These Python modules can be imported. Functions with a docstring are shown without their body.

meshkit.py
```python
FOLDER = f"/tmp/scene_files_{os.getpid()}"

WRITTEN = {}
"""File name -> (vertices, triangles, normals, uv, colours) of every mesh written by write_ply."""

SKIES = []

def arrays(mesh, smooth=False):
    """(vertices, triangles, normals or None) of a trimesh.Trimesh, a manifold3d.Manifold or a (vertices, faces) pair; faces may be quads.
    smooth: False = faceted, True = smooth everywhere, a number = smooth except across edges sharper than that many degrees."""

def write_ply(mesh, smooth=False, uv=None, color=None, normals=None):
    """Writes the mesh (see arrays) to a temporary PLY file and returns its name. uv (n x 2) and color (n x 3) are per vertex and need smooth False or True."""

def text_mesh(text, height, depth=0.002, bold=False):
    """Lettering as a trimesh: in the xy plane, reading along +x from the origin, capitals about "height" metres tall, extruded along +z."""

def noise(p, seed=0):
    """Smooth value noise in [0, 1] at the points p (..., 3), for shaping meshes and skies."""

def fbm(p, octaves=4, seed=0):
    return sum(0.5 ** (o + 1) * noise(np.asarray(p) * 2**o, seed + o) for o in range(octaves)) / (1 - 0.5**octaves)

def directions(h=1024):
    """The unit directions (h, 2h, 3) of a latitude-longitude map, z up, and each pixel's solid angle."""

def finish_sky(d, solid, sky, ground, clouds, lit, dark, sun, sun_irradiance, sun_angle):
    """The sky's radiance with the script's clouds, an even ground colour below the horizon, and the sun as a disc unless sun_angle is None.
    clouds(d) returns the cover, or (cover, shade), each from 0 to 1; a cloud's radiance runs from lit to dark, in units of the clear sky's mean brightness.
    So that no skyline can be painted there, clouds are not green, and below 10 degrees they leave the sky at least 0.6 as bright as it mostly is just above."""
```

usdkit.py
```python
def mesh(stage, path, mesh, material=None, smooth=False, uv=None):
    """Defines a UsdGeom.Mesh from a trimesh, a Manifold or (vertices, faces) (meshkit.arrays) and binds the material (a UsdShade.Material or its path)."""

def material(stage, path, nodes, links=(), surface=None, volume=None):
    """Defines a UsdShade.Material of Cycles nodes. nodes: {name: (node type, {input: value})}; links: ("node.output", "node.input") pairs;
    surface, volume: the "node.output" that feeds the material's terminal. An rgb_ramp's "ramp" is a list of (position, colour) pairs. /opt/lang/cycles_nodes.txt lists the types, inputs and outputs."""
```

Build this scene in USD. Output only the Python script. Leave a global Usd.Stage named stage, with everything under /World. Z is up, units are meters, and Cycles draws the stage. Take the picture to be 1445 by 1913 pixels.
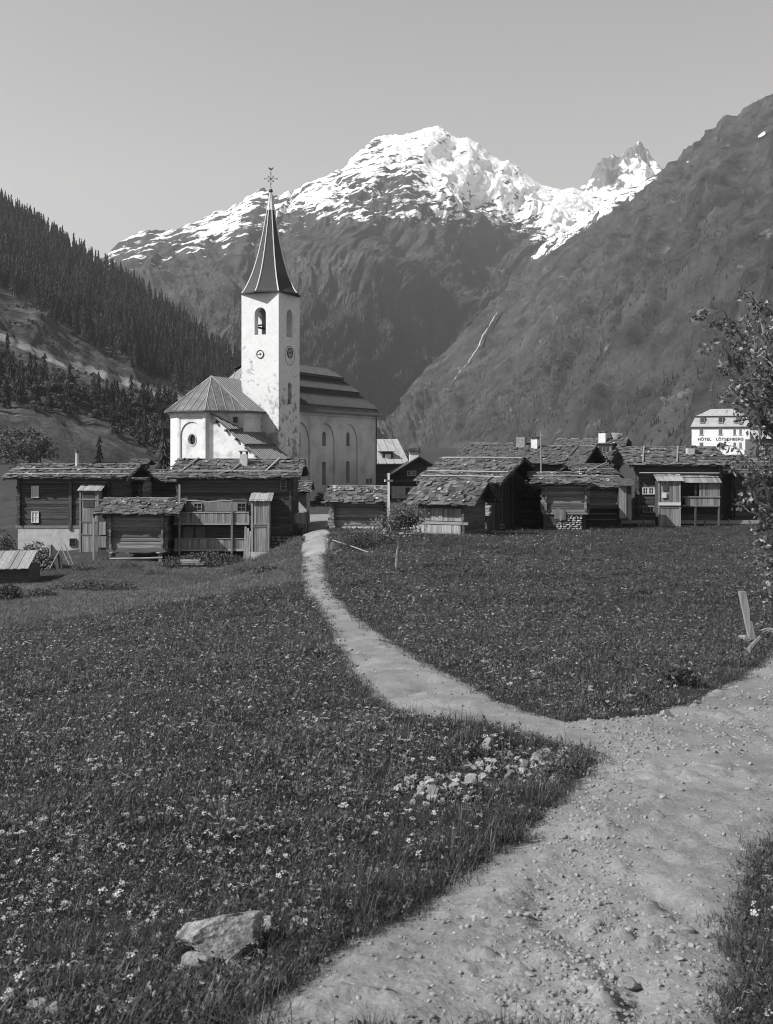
import math, numpy as np, trimesh, usdkit, meshkit, shapely
from shapely.geometry import Polygon
from scipy.interpolate import RBFInterpolator, PchipInterpolator
from scipy.spatial import Delaunay
from pxr import Usd, UsdGeom, UsdLux, UsdShade, Gf, Sdf, Vt

stage = Usd.Stage.CreateInMemory()
UsdGeom.SetStageUpAxis(stage, 'Z'); UsdGeom.SetStageMetersPerUnit(stage, 1.0)
UsdGeom.Xform.Define(stage, '/World'); UsdGeom.Scope.Define(stage, '/World/Looks')

# ------------------------------------------------------------------ camera, sky, sun, exposure
EYE, FOC, HZ, CXP = 8.0, 2050.0, 836.0, 722.5      # eye height; the photograph's focal length, horizon row and centre column
cam = UsdGeom.Camera.Define(stage, '/World/camera')
cam.AddTranslateOp().Set(Gf.Vec3d(0, 0, EYE)); cam.AddRotateXOp().Set(90.0)
cam.CreateHorizontalApertureAttr(36.0); cam.CreateFocalLengthAttr(36.0 * FOC / 1445)
cam.CreateVerticalApertureOffsetAttr(-36.0 * (1913 / 2 - HZ) / 1445)
cam.CreateFStopAttr(9.0); cam.CreateFocusDistanceAttr(60.0)
cam.CreateClippingRangeAttr(Gf.Vec2f(0.1, 60000))
cam.CreateExposureAttr(0.75)
SUN_AZ = math.radians(65.0)                        # to the left of straight-behind-the-camera
SUN_EL = math.radians(41.0)
sx, sy = -math.sin(SUN_AZ), -math.cos(SUN_AZ)
SUN = np.array([sx * math.cos(SUN_EL), sy * math.cos(SUN_EL), math.sin(SUN_EL)])
sky = UsdLux.DomeLight.Define(stage, '/World/sky')
skm = usdkit.material(stage, '/World/Looks/sky_light', {
    'sky': ('sky_texture', {'sky_type': 'single_scattering', 'sun_disc': False, 'sun_elevation': SUN_EL, 'sun_rotation': math.atan2(sx, sy), 'altitude': 1400.0, 'air_density': 1.0, 'aerosol_density': 1.6}),
    'sep': ('separate_color', {}), 'm1': ('math', {'math_type': 'multiply', 'value2': 0.38}), 'm2': ('math', {'math_type': 'multiply_add', 'value2': 0.27}),
    'bg': ('background_shader', {'strength': 0.14})},
    [('sky.color', 'sep.color'), ('sep.r', 'm1.value1'), ('sep.b', 'm2.value1'), ('m1.value', 'm2.value3'), ('m2.value', 'bg.color')], surface='bg.background')
UsdShade.MaterialBindingAPI.Apply(sky.GetPrim()).Bind(skm)
sun = UsdLux.DistantLight.Define(stage, '/World/sun')
sun.CreateIntensityAttr(1.25); sun.CreateAngleAttr(0.55); sun.CreateNormalizeAttr(True); sun.CreateColorAttr(Gf.Vec3f(1.0, 1.0, 0.99))
q = Gf.Rotation(Gf.Vec3d(0, 0, 1), Gf.Vec3d(*map(float, SUN)))
sun.AddTransformOp().Set(Gf.Matrix4d().SetRotate(q))

# ------------------------------------------------------------------ helpers
rng = np.random.default_rng(7)
U = lambda a, b, n=None: rng.uniform(a, b, n)
def at(px, py, d): return np.array([(px - CXP) * d / FOC, d, EYE - (py - HZ) * d / FOC])
def proj(P):
    P = np.asarray(P, float); y = np.maximum(P[..., 1], .1)
    return P[..., 0] / y * FOC + CXP, HZ - (P[..., 2] - EYE) / y * FOC
_n = {}
def numbered(path):
    k = _n.get(path, 0); _n[path] = k + 1
    return path if k == 0 else f'{path}_{k:03d}'
def key(prim, **kw):
    for k, v in kw.items():
        if v: prim.SetCustomDataByKey(k, v)
class Thing:
    def __init__(s, name, label, cat, loc=(0, 0, 0), yaw=0.0, group=None, kind=None):
        s.path = numbered('/World/' + name); x = UsdGeom.Xform.Define(stage, s.path)
        x.AddTranslateOp().Set(Gf.Vec3d(*map(float, loc))); x.AddRotateZOp().Set(math.degrees(yaw))
        s.prim = x.GetPrim(); s.loc = np.array(loc, float); s.yaw = yaw
        key(s.prim, label=label, category=cat, group=group, kind=kind)
    def part(s, name, mesh, m, parent=None, label=None, smooth=False, kind=None):
        p = numbered((parent or s.path) + '/' + name)
        o = usdkit.mesh(stage, p, mesh, M[m], smooth=smooth)
        key(o.GetPrim(), label=label, kind=kind)
        return p
def solo(name, mesh, m, label=None, cat=None, group=None, kind=None, smooth=False):
    p = numbered('/World/' + name); o = usdkit.mesh(stage, p, mesh, M[m], smooth=smooth)
    key(o.GetPrim(), label=label, category=cat, group=group, kind=kind); return o
def copy(src, loc, yaw=0.0, scale=1.0, label=None, group=None, name=None):
    p = numbered('/World/' + (name or src.path.split('/')[2])); x = UsdGeom.Xform.Define(stage, p)
    x.GetPrim().GetReferences().AddInternalReference(src.prim.GetPath())
    x.ClearXformOpOrder(); x.AddTranslateOp().Set(Gf.Vec3d(*map(float, loc))); x.AddRotateZOp().Set(math.degrees(yaw))
    x.AddScaleOp().Set(Gf.Vec3f(*([float(scale)] * 3 if np.ndim(scale) == 0 else map(float, scale))))
    cd = src.prim.GetCustomData(); key(x.GetPrim(), label=label or cd.get('label'), category=cd.get('category'), group=group or cd.get('group'))
    x.GetPrim().SetInstanceable(True)
def scatter(name, protos, P, yaw, scale, idx, label, cat, tilt=None):
    """One PointInstancer of small meshes (ground cover or far trees)."""
    p = numbered('/World/' + name); pi = UsdGeom.PointInstancer.Define(stage, p)
    rel = []
    for pn, mesh, m in protos:
        q = numbered(p + '/' + pn); usdkit.mesh(stage, q, mesh, M[m]); rel.append(q)
    pi.CreatePrototypesRel().SetTargets(rel)
    n = len(P); yaw = np.broadcast_to(yaw, n); h = yaw / 2
    q = np.stack([np.zeros(n), np.zeros(n), np.sin(h), np.cos(h)], 1)
    if tilt is not None:                            # (n,2) small tilts about x and y
        tx, ty = tilt[:, 0] / 2, tilt[:, 1] / 2
        q = np.stack([tx * q[:, 3] + ty * q[:, 2], ty * q[:, 3] - tx * q[:, 2], q[:, 2], q[:, 3]], 1); q /= np.linalg.norm(q, axis=1, keepdims=True)
    scale = np.asarray(scale, float); scale = np.repeat(scale[:, None], 3, 1) if scale.ndim == 1 else scale
    pi.CreatePositionsAttr(Vt.Vec3fArray.FromNumpy(np.asarray(P, np.float32)))
    pi.CreateOrientationsAttr(Vt.QuathArray([Gf.Quath(float(a[3]), float(a[0]), float(a[1]), float(a[2])) for a in q]))
    pi.CreateScalesAttr(Vt.Vec3fArray.FromNumpy(scale.astype(np.float32)))
    pi.CreateProtoIndicesAttr(Vt.IntArray.FromNumpy(np.asarray(idx, np.int32)))
    key(pi.GetPrim(), label=label, category=cat, kind='stuff'); return pi
# meshes as (vertices, triangles)
def join(ms):
    V, F, n = [], [], 0
    for v, f in ms: V.append(v); F.append(np.asarray(f) + n); n += len(v)
    return np.vstack(V), np.vstack(F)
_bf = np.array([[0,2,1],[0,3,2],[4,5,6],[4,6,7],[0,1,5],[0,5,4],[1,2,6],[1,6,5],[2,3,7],[2,7,6],[3,0,4],[3,4,7]])
def box(x0, x1, y0, y1, z0, z1):
    return np.array([[x0,y0,z0],[x1,y0,z0],[x1,y1,z0],[x0,y1,z0],[x0,y0,z1],[x1,y0,z1],[x1,y1,z1],[x0,y1,z1]], float), _bf
def hexa(b, t): return np.array(list(b) + list(t), float), _bf          # 4 bottom, 4 top corners, counter-clockwise
def prism(poly, axis, a, b):
    """Convex polygon of 2-D points extruded along axis from a to b; the points are the other two coordinates in order."""
    poly = np.asarray(poly, float); n = len(poly); V = np.zeros((2 * n, 3)); o = [k for k in range(3) if k != axis]
    for j, c in enumerate((a, b)): V[j*n:(j+1)*n, o[0]] = poly[:, 0]; V[j*n:(j+1)*n, o[1]] = poly[:, 1]; V[j*n:(j+1)*n, axis] = c
    F = [[0, i + 1, i] for i in range(1, n - 1)] + [[n, n + i, n + i + 1] for i in range(1, n - 1)]
    for i in range(n): k = (i + 1) % n; F += [[i, k, n + k], [i, n + k, n + i]]
    F = np.array(F); m = trimesh.Trimesh(V, F, process=False)
    return (V, F) if m.volume > 0 else (V, F[:, ::-1])
def tube(pts, r, n=6):
    pts = np.asarray(pts, float); r = np.broadcast_to(r, len(pts)); V = []
    T = np.gradient(pts, axis=0); T /= np.linalg.norm(T, axis=1, keepdims=True) + 1e-12
    ref = np.array([0, 0, 1.]) if abs(T[0, 2]) < .8 else np.array([1., 0, 0])
    for p, t, rr in zip(pts, T, r):
        a = np.cross(t, ref); a /= np.linalg.norm(a) + 1e-12; b = np.cross(t, a); k = np.arange(n) / n * 2 * np.pi
        V.append(p + rr * (np.cos(k)[:, None] * a + np.sin(k)[:, None] * b))
    V = np.vstack(V); F = []
    for i in range(len(pts) - 1):
        for j in range(n): k = (j + 1) % n; F += [[i*n+j, (i+1)*n+j, (i+1)*n+k], [i*n+j, (i+1)*n+k, i*n+k]]
    m = len(pts) - 1
    F += [[0, j, j + 1] for j in range(1, n - 1)] + [[m*n, m*n+j+1, m*n+j] for j in range(1, n - 1)]
    return V, np.array(F)
def beam(p, q, w, h):
    """A squared timber from p to q, w wide and h high."""
    p, q = np.asarray(p, float), np.asarray(q, float); t = q - p; t /= np.linalg.norm(t)
    a = np.cross(t, [0, 0, 1.]) if abs(t[2]) < .95 else np.array([1., 0, 0]); a /= np.linalg.norm(a); b = np.cross(a, t)
    c = [(-a*w - b*h)/2, (a*w - b*h)/2, (a*w + b*h)/2, (-a*w + b*h)/2]
    V = np.array([p + k for k in c] + [q + k for k in c])
    return V, _bf[:, ::-1] if trimesh.Trimesh(V, _bf, process=False).volume < 0 else _bf
def grid(Pg, flip=False):
    n, m = Pg.shape[:2]; i = np.arange(n * m).reshape(n, m)
    a, b, c, d = i[:-1, :-1].ravel(), i[1:, :-1].ravel(), i[1:, 1:].ravel(), i[:-1, 1:].ravel()
    F = np.vstack([np.stack([a, b, c], 1), np.stack([a, c, d], 1)])
    return Pg.reshape(-1, 3), F[:, ::-1] if flip else F
_ico = {k: trimesh.creation.icosphere(k) for k in (1, 2, 3, 4, 5)}
def rock(r, seed, sub=2, rough=.5, flat=.6, sharp=True, cuts=9, deep=.55):
    v = _ico[sub].vertices.copy(); n = meshkit.fbm(v * 1.3 + seed * 7.3, 4, seed) - .5
    g = np.random.default_rng(seed)
    if sharp:                                       # clip by random planes: broken faces
        for _ in range(cuts):
            k = g.normal(size=3); k /= np.linalg.norm(k); h = g.uniform(deep, .85); s = v @ k
            v = v - np.maximum(s - h, 0)[:, None] * k
    v = v * (1 + rough * n)[:, None] * np.array([g.uniform(.8, 1.2), g.uniform(.7, 1.1), flat]) * r
    return v, _ico[sub].faces
def move(m, loc=(0, 0, 0), yaw=0, s=1.0):
    c, n = math.cos(yaw), math.sin(yaw); v = np.asarray(m[0]) * s
    return v @ np.array([[c, n, 0], [-n, c, 0], [0, 0, 1.]]) + np.asarray(loc, float), m[1]
def manif(m):
    import manifold3d
    v, f = m; return manifold3d.Manifold(manifold3d.Mesh(np.asarray(v, np.float32), np.asarray(f, np.uint32)))
def carve(base, cuts):
    b = manif(base)
    for c in cuts: b = b - manif(c)
    me = b.to_mesh(); return me.vert_properties[:, :3].astype(float), me.tri_verts
def arch_poly(x0, x1, z0, z1, n=12):
    """Round-headed outline, z1 the crown."""
    r = (x1 - x0) / 2; c = (x0 + x1) / 2; a = np.linspace(0, np.pi, n)
    return [(x0, z0), (x1, z0)] + [(c + r * math.cos(k), z1 - r + r * math.sin(k)) for k in a]

# ------------------------------------------------------------------ materials (the photograph is black and white: every colour is a grey)
M = {}
g3 = lambda v: (v, v, v)
def mat(name, lo, hi, scale=4.0, rough=.8, stretch=(1, 1, 1), bump=0.0, bscale=None, rnd=0.0, spec=.25, detail=5.0, dist=.02, ramp=(.3, .7), trans=0.0, coords='object', stain=None):
    """Grey between lo and hi by a noise stretched along the grain, each piece of its own tone by rnd."""
    N = {'tc': ('texture_coordinate', {}), 'geo': ('geometry', {}), 'mp': ('mapping', {'mapping_type': 'point', 'scale': stretch}), 'oi': ('object_info', {}),
         'n': ('noise_texture', {'scale': scale, 'detail': detail, 'roughness': .62}),
         'r': ('map_range', {'from_min': ramp[0], 'from_max': ramp[1], 'to_min': lo, 'to_max': hi, 'clamp': True}),
         'k': ('map_range', {'from_min': 0., 'from_max': 1., 'to_min': 1 - rnd, 'to_max': 1 + rnd}), 'mul': ('math', {'math_type': 'multiply'}),
         'p': ('principled_bsdf', {'roughness': rough, 'specular_ior_level': spec})}
    L = [(('tc.object' if coords == 'object' else 'geo.position'), 'mp.vector'), ('mp.vector', 'n.vector'), ('n.fac', 'r.value'), ('oi.random', 'k.value'), ('r.result', 'mul.value1'), ('k.result', 'mul.value2')]
    col = 'mul.value'
    if stain:                                       # darker patches: (noise scale, threshold lo, hi, multiplier)
        N.update({'sn': ('noise_texture', {'scale': stain[0], 'detail': 6.0, 'roughness': .65}), 'sr': ('map_range', {'from_min': stain[1], 'from_max': stain[2], 'to_min': 1., 'to_max': stain[3], 'clamp': True}), 'sm': ('math', {'math_type': 'multiply'})})
        L += [(L[0][0], 'sn.vector'), ('sn.fac', 'sr.value'), ('mul.value', 'sm.value1'), ('sr.result', 'sm.value2')]; col = 'sm.value'
    L.append((col, 'p.base_color'))
    if bump:
        N['bn'] = ('noise_texture', {'scale': bscale or scale * 2, 'detail': 6.0, 'roughness': .65}); N['b'] = ('bump', {'strength': bump, 'distance': dist})
        L += [('mp.vector', 'bn.vector'), ('bn.fac', 'b.height'), ('b.normal', 'p.normal')]
    out = 'p.BSDF'
    if trans:
        N['t'] = ('translucent_bsdf', {'color': g3(hi)}); N['mc'] = ('mix_closure', {'fac': trans}); L += [('p.BSDF', 'mc.closure1'), ('t.BSDF', 'mc.closure2')]; out = 'mc.closure'
    M[name] = usdkit.material(stage, '/World/Looks/' + name, N, L, surface=out)
mat('plaster', .42, .55, .9, .9, bump=.35, bscale=9, stain=(.55, .5, .68, .62))
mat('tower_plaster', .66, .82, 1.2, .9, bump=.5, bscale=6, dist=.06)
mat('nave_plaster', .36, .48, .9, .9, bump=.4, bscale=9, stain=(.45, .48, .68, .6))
mat('house_plaster', .3, .42, 1.5, .9, bump=.3, bscale=10, stain=(1.2, .5, .7, .7))
mat('trim_stone', .3, .42, 3, .9, bump=.3)
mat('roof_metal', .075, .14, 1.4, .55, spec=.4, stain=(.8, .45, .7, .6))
mat('seam_dark', .08, .13, 3, .6)
mat('hotel_plaster', .52, .64, .6, .9, stain=(.3, .5, .7, .8))
mat('mansard', .22, .31, 1.2, .6, spec=.3, stain=(.7, .5, .7, .75))
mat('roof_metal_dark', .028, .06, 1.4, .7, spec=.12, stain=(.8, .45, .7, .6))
mat('roof_metal_pale', .26, .36, 1.2, .5, spec=.4, stain=(1.5, .5, .7, .75))
mat('seam_metal', .18, .26, 3, .5)
mat('shingle', .03, .062, 12, .85, stretch=(1, 1, 3), bump=.5, bscale=9, dist=.04)
mat('hip_metal', .42, .52, 2, .4, spec=.5)
mat('iron', .03, .05, 5, .5)
mat('dial', .45, .52, 3, .6)
mat('dial_dim', .2, .26, 3, .8)
mat('dark_paint', .03, .05, 4, .7)
mat('bronze', .08, .12, 3, .4, spec=.6)
for ax, st in (('x', (.6, 14, 14)), ('y', (14, .6, 14)), ('z', (14, 14, .6))):
    mat('log_' + ax, .06, .2, 1.2, .8, stretch=st, bump=.45, rnd=.45, dist=.04)
    mat('dark_log_' + ax, .022, .085, 1.2, .8, stretch=st, bump=.45, rnd=.5, dist=.04)
    mat('board_' + ax, .1, .24, 1.2, .8, stretch=st, bump=.3, rnd=.35, dist=.02)
    mat('pale_board_' + ax, .15, .3, 1.2, .8, stretch=st, bump=.3, rnd=.25, dist=.02)
    mat('batten_' + ax, .17, .3, 1.2, .7, stretch=st, bump=.2, rnd=.25)
mat('slate', .022, .11, 3.5, .65, spec=.35, bump=.5, bscale=12, rnd=.6)
mat('slate_far', .02, .095, 2.2, .7, bump=.4, bscale=9)
mat('pale_stone', .17, .33, 5, .85, bump=.5, bscale=14, rnd=.2)
mat('wall_stone', .11, .25, 4, .9, bump=.5, bscale=12, rnd=.35)
mat('boulder', .11, .33, 14, .9, bump=1.0, bscale=30, dist=.02, stain=(11, .44, .58, .4))
mat('heap_stone', .11, .26, 9, .9, bump=.8, bscale=30, dist=.01, rnd=.35)
mat('pebble', .10, .23, 9, .9, rnd=.3)
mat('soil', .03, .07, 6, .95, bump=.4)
mat('glass_dark', .012, .02, 2, .15, spec=.6)
mat('curtain', .4, .55, 6, .8)
mat('window_paint', .45, .55, 4, .6)
mat('cloth', .45, .55, 6, .8)
mat('grass', .02, .062, 1.2, .5, spec=.45, rnd=.5, trans=.25, coords='geo')
mat('grass_pale', .075, .125, .8, .6, spec=.3, rnd=.25, trans=.25, coords='geo')
mat('herb', .022, .072, 2, .5, spec=.4, rnd=.6, trans=.2, coords='geo')
mat('flower', .26, .42, 4, .7, rnd=.2, trans=.2)
mat('leaf', .04, .12, 3, .45, spec=.5, rnd=.2, trans=.25)
mat('shrub_leaf', .03, .075, 2, .55, spec=.4, rnd=.2, trans=.2)
mat('road_rock', .11, .19, 6, .9, bump=.9, bscale=16, dist=.02)
mat('cross_wood', .42, .52, 4, .7, stretch=(8, 8, .6))
mat('bark', .08, .2, 5, .9, stretch=(4, 4, .8), bump=.5)
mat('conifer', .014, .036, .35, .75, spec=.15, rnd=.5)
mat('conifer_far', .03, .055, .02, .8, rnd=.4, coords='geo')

N = {'tc': ('texture_coordinate', {}), 'xyz': ('separate_xyz', {}), 'zb': ('map_range', {'from_min': 5.0, 'from_max': 19.0, 'to_min': .13, 'to_max': -.05, 'clamp': True}), 'n': ('noise_texture', {'scale': .95, 'detail': 9.0, 'roughness': .7}), 'n3': ('noise_texture', {'scale': .28, 'detail': 3.0}),
     'n3m': ('map_range', {'from_min': .3, 'from_max': .7, 'to_min': -.07, 'to_max': .07}), 'a1': ('math', {'math_type': 'add'}), 'a2': ('math', {'math_type': 'add'}), 't': ('map_range', {'from_min': .55, 'from_max': .66, 'to_min': 0., 'to_max': 1., 'clamp': True}), 'base': ('map_range', {'from_min': .3, 'from_max': .7, 'to_min': .44, 'to_max': .56, 'clamp': True}),
     'mx': ('mix_float', {'b': .2}), 'bn': ('noise_texture', {'scale': 5.0, 'detail': 7.0, 'roughness': .7}), 'b': ('bump', {'strength': .6, 'distance': .07}), 'p': ('principled_bsdf', {'roughness': .92, 'specular_ior_level': .1})}
M['tower_wall'] = usdkit.material(stage, '/World/Looks/tower_wall', N, [('tc.object', 'xyz.vector'), ('xyz.z', 'zb.value'), ('tc.object', 'n.vector'), ('tc.object', 'n3.vector'), ('n3.fac', 'n3m.value'), ('n.fac', 'a1.value1'), ('zb.result', 'a1.value2'), ('a1.value', 'a2.value1'), ('n3m.result', 'a2.value2'), ('a2.value', 't.value'), ('n.fac', 'base.value'), ('t.result', 'mx.fac'), ('base.result', 'mx.a'), ('mx.result', 'p.base_color'), ('tc.object', 'bn.vector'), ('bn.fac', 'b.height'), ('b.normal', 'p.normal')], surface='p.BSDF')
# ------------------------------------------------------------------ where the buildings stand (pixel columns and rows of the photograph, distance, turn)
# name: left, right column of the front; column of the far end of the right side (or None), depth if None; base, eave, ridge row; distance; turn in degrees; roof left/right column
SPEC = dict(
    left=(35, 205, None, 8.0, 1032, 893, 868, 95, 0, 4, 240), leftback=(262, 340, None, 6, 950, 900, 879, 110, 0, 243, 345), leftlog=(224, 262, None, 5, 950, 901, 888, 104, 0, 216, 268),
    farhut=(243, 268, None, 5, 880, 868, 858, 165, 0, 238, 274),
    barn=(205, 306, None, 5.5, 1046, 961, 932, 86, 0, 173, 334), front=(333, 545, None, 7.0, 1046, 893, 859, 88.5, 0, 312, 561),
    white=(546, 573, None, 4.5, 988, 919, 900, 98, 0, 541, 579), mid=(622, 716, None, 5, 992, 939, 909, 88, -3, 608, 722),
    metal=(655, 752, None, 10, 930, 866, 820, 174, 20, 640, 766), gap=(960, 1004, None, 4, 986, 927, 901, 98, -14, 950, 1008), between=(1092, 1150, None, 5, 950, 886, 868, 105, 10, 1082, 1158),
    boards=(779, 868, 905, None, 1002, 942, 902, 84, -26, 757, 886), big=(800, 906, 980, None, 985, 900, 856, 93, -28, 778, 936),
    roof1=(862, 960, None, 8, 930, 866, 829, 128, -22, 846, 975), roof2=(975, 1078, 1114, None, 930, 866, 834, 114, -25, 958, 1092),
    roof3=(1040, 1142, 1172, None, 920, 862, 820, 134, -27, 1022, 1156), stonebarn=(1018, 1096, None, 5, 992, 904, 883, 92, -4, 994, 1102),
    barn2=(1093, 1162, None, 5, 982, 911, 890, 96, -4, 1094, 1166), wing=(1150, 1192, None, 6, 950, 868, 844, 112, -10, 1140, 1200),
    right=(1191, 1346, None, 8, 986, 869, 836, 99, 0, 1178, 1366), rightedge=(1372, 1490, None, 7, 985, 884, 852, 104, 4, 1352, 1510))
HOME = {}
for k, (pl, pr, ps, dp, yb, ye, yr, d, yaw, rl, rr) in SPEC.items():
    P0 = at(pl, yb, d); yaw = math.radians(yaw); c, s = math.cos(yaw), math.sin(yaw)
    kk = (pr - CXP) / FOC; w = (kk * P0[1] - P0[0]) / (c - kk * s); Q = P0[:2] + w * np.array([c, s])
    if dp is None: k2 = (ps - CXP) / FOC; dp = (Q[0] - k2 * Q[1]) / (k2 * c + s)
    dp = min(abs(dp), 9.5); oh = .75
    dm = P0[1] + w / 2 * s
    ze = EYE - (ye - HZ) * (dm - oh) / FOC - P0[2]; zr = EYE - (yr - HZ) * (dm + dp / 2 * c) / FOC - P0[2]
    xs = []
    for col in (rl, rr):
        kq = (col - CXP) / FOC; A = P0[:2] - oh * np.array([-s, c]); xs.append((kq * A[1] - A[0]) / (c - kq * s))
    HOME[k] = dict(P=P0, yaw=yaw, w=w, dp=dp, ze=ze, zr=zr, x0=xs[0], x1=xs[1], oh=oh, d=d)

# ------------------------------------------------------------------ terrain: drop below the eye at control points, smooth in (direction, log distance)
CP = [(722, 1884, 4.4), (722, 1707, 6), (722, 1548, 8), (722, 1451, 10), (722, 1386, 12), (722, 1321, 15), (722, 1246, 20), (722, 1164, 30), (722, 1091, 45), (722, 1040, 63), (722, 1000, 84),
      (1200, 992, 92), (1000, 998, 88), (1400, 984, 97), (1445, 1252, 19.5), (1445, 1500, 9), (1445, 1330, 14.5), (1445, 1884, 4.4), (1400, 1090, 44), (1200, 1180, 28), (1150, 1045, 63),
      (400, 1055, 84), (200, 1052, 84), (30, 1092, 75), (0, 1180, 42), (300, 1132, 48), (0, 1400, 12.9), (0, 1900, 4.6), (0, 1620, 7.3), (0, 1290, 20), (450, 1088, 62), (100, 1100, 66),
      (560, 1092, 46), (585, 1022, 72), (590, 988, 86), (590, 940, 128), (350, 948, 118), (480, 945, 120), (660, 930, 140), (720, 915, 165), (1000, 905, 160), (1200, 900, 165),
      (1350, 850, 258), (1445, 850, 250), (1100, 868, 260), (0, 880, 260), (320, 888, 240), (722, 880, 300), (0, 868, 330), (300, 870, 330), (722, 846, 900), (1100, 850, 500), (1445, 850, 420), (722, 836, 2200), (300, 850, 700), (0, 858, 500)]
CP += [(500, 1060, 85), (430, 1062, 84), (505, 1080, 70), (532, 1058, 82), (562, 1040, 62), (566, 1005, 78), (576, 990, 86), (612, 1040, 62), (614, 1004, 78)]
CP += [(SPEC[k][0], SPEC[k][4], SPEC[k][7]) for k in ('left', 'barn', 'front', 'mid', 'boards', 'stonebarn', 'barn2', 'right', 'gap')]
A = np.array(CP, float); Dr = (A[:, 1] - HZ) * A[:, 2] / FOC; ca = (A[:, 0] - CXP) / FOC
extra = [(sgn * 1.1, d, f) for sgn in (-1, 1) for d, f in ((4.4, 2.3), (10, 3.2), (20, 4.4), (45, 6.3 if sgn < 0 else 5.4), (90, 9 if sgn < 0 else 6), (260, 5 if sgn < 0 else 0), (900, 2), (2500, -2))] + [(0, .6, 1.75), (1.1, .6, 1.75), (-1.1, .6, 1.75)]
X = np.array([(a, math.log(d + 3)) for a, d in zip(ca, A[:, 2])] + [(e[0], math.log(e[1] + 3)) for e in extra]); Yv = np.concatenate([Dr, [e[2] for e in extra]])
_rbf = RBFInterpolator(X, Yv, kernel='thin_plate_spline', smoothing=1e-3)
def H(x, y):
    x, y = np.broadcast_arrays(np.asarray(x, float), np.asarray(y, float)); yy = np.clip(y, .6, 3000)
    q = np.stack([np.clip(x / np.maximum(yy, 2.0), -1.15, 1.15).ravel(), np.log(yy.ravel() + 3)], 1)
    z = np.concatenate([_rbf(q[i:i + 60000]) for i in range(0, len(q), 60000)]).reshape(x.shape)
    return EYE - z
def ground(px, py, lo=2.5, hi=200):
    """The point of the terrain seen at a pixel of the photograph."""
    d = np.geomspace(lo, hi, 400); P = np.array([at(px, py, k) for k in d]); below = P[:, 2] < H(P[:, 0], P[:, 1])
    i = int(np.argmax(below)) if below.any() else len(d) - 1
    a, b = d[max(i - 1, 0)], d[i]
    for _ in range(12):
        m = (a + b) / 2; p = at(px, py, m)
        if p[2] < H(p[0], p[1]): b = m
        else: a = m
    p = at(px, py, (a + b) / 2); p[2] = H(p[0], p[1]); return p

# ------------------------------------------------------------------ path and cart road: outline on the ground
L_edge = [(572, 965), (566, 1000), (563, 1045), (560, 1085), (575, 1115), (598, 1150), (613, 1185), (625, 1215), (650, 1262), (690, 1305), (735, 1335), (775, 1350), (830, 1358), (900, 1366), (980, 1385), (1040, 1402), (1110, 1424), (1075, 1455), (1050, 1480), (1010, 1525), (950, 1580), (870, 1632), (800, 1682), (740, 1722), (640, 1765), (560, 1830), (470, 1900), (380, 1975)]
R_edge = [(1372, 1975), (1372, 1910), (1385, 1840), (1380, 1770), (1400, 1690), (1412, 1640), (1445, 1590), (1520, 1540), (1650, 1500), (1800, 1300), (1650, 1170), (1520, 1180), (1445, 1215), (1420, 1240), (1380, 1268), (1330, 1292), (1280, 1315), (1215, 1335), (1140, 1346), (1062, 1350), (1010, 1338), (950, 1318), (880, 1282), (820, 1250), (770, 1220), (720, 1190), (680, 1160), (645, 1132), (620, 1100), (610, 1060), (610, 1020), (618, 985), (625, 962)]
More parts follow.
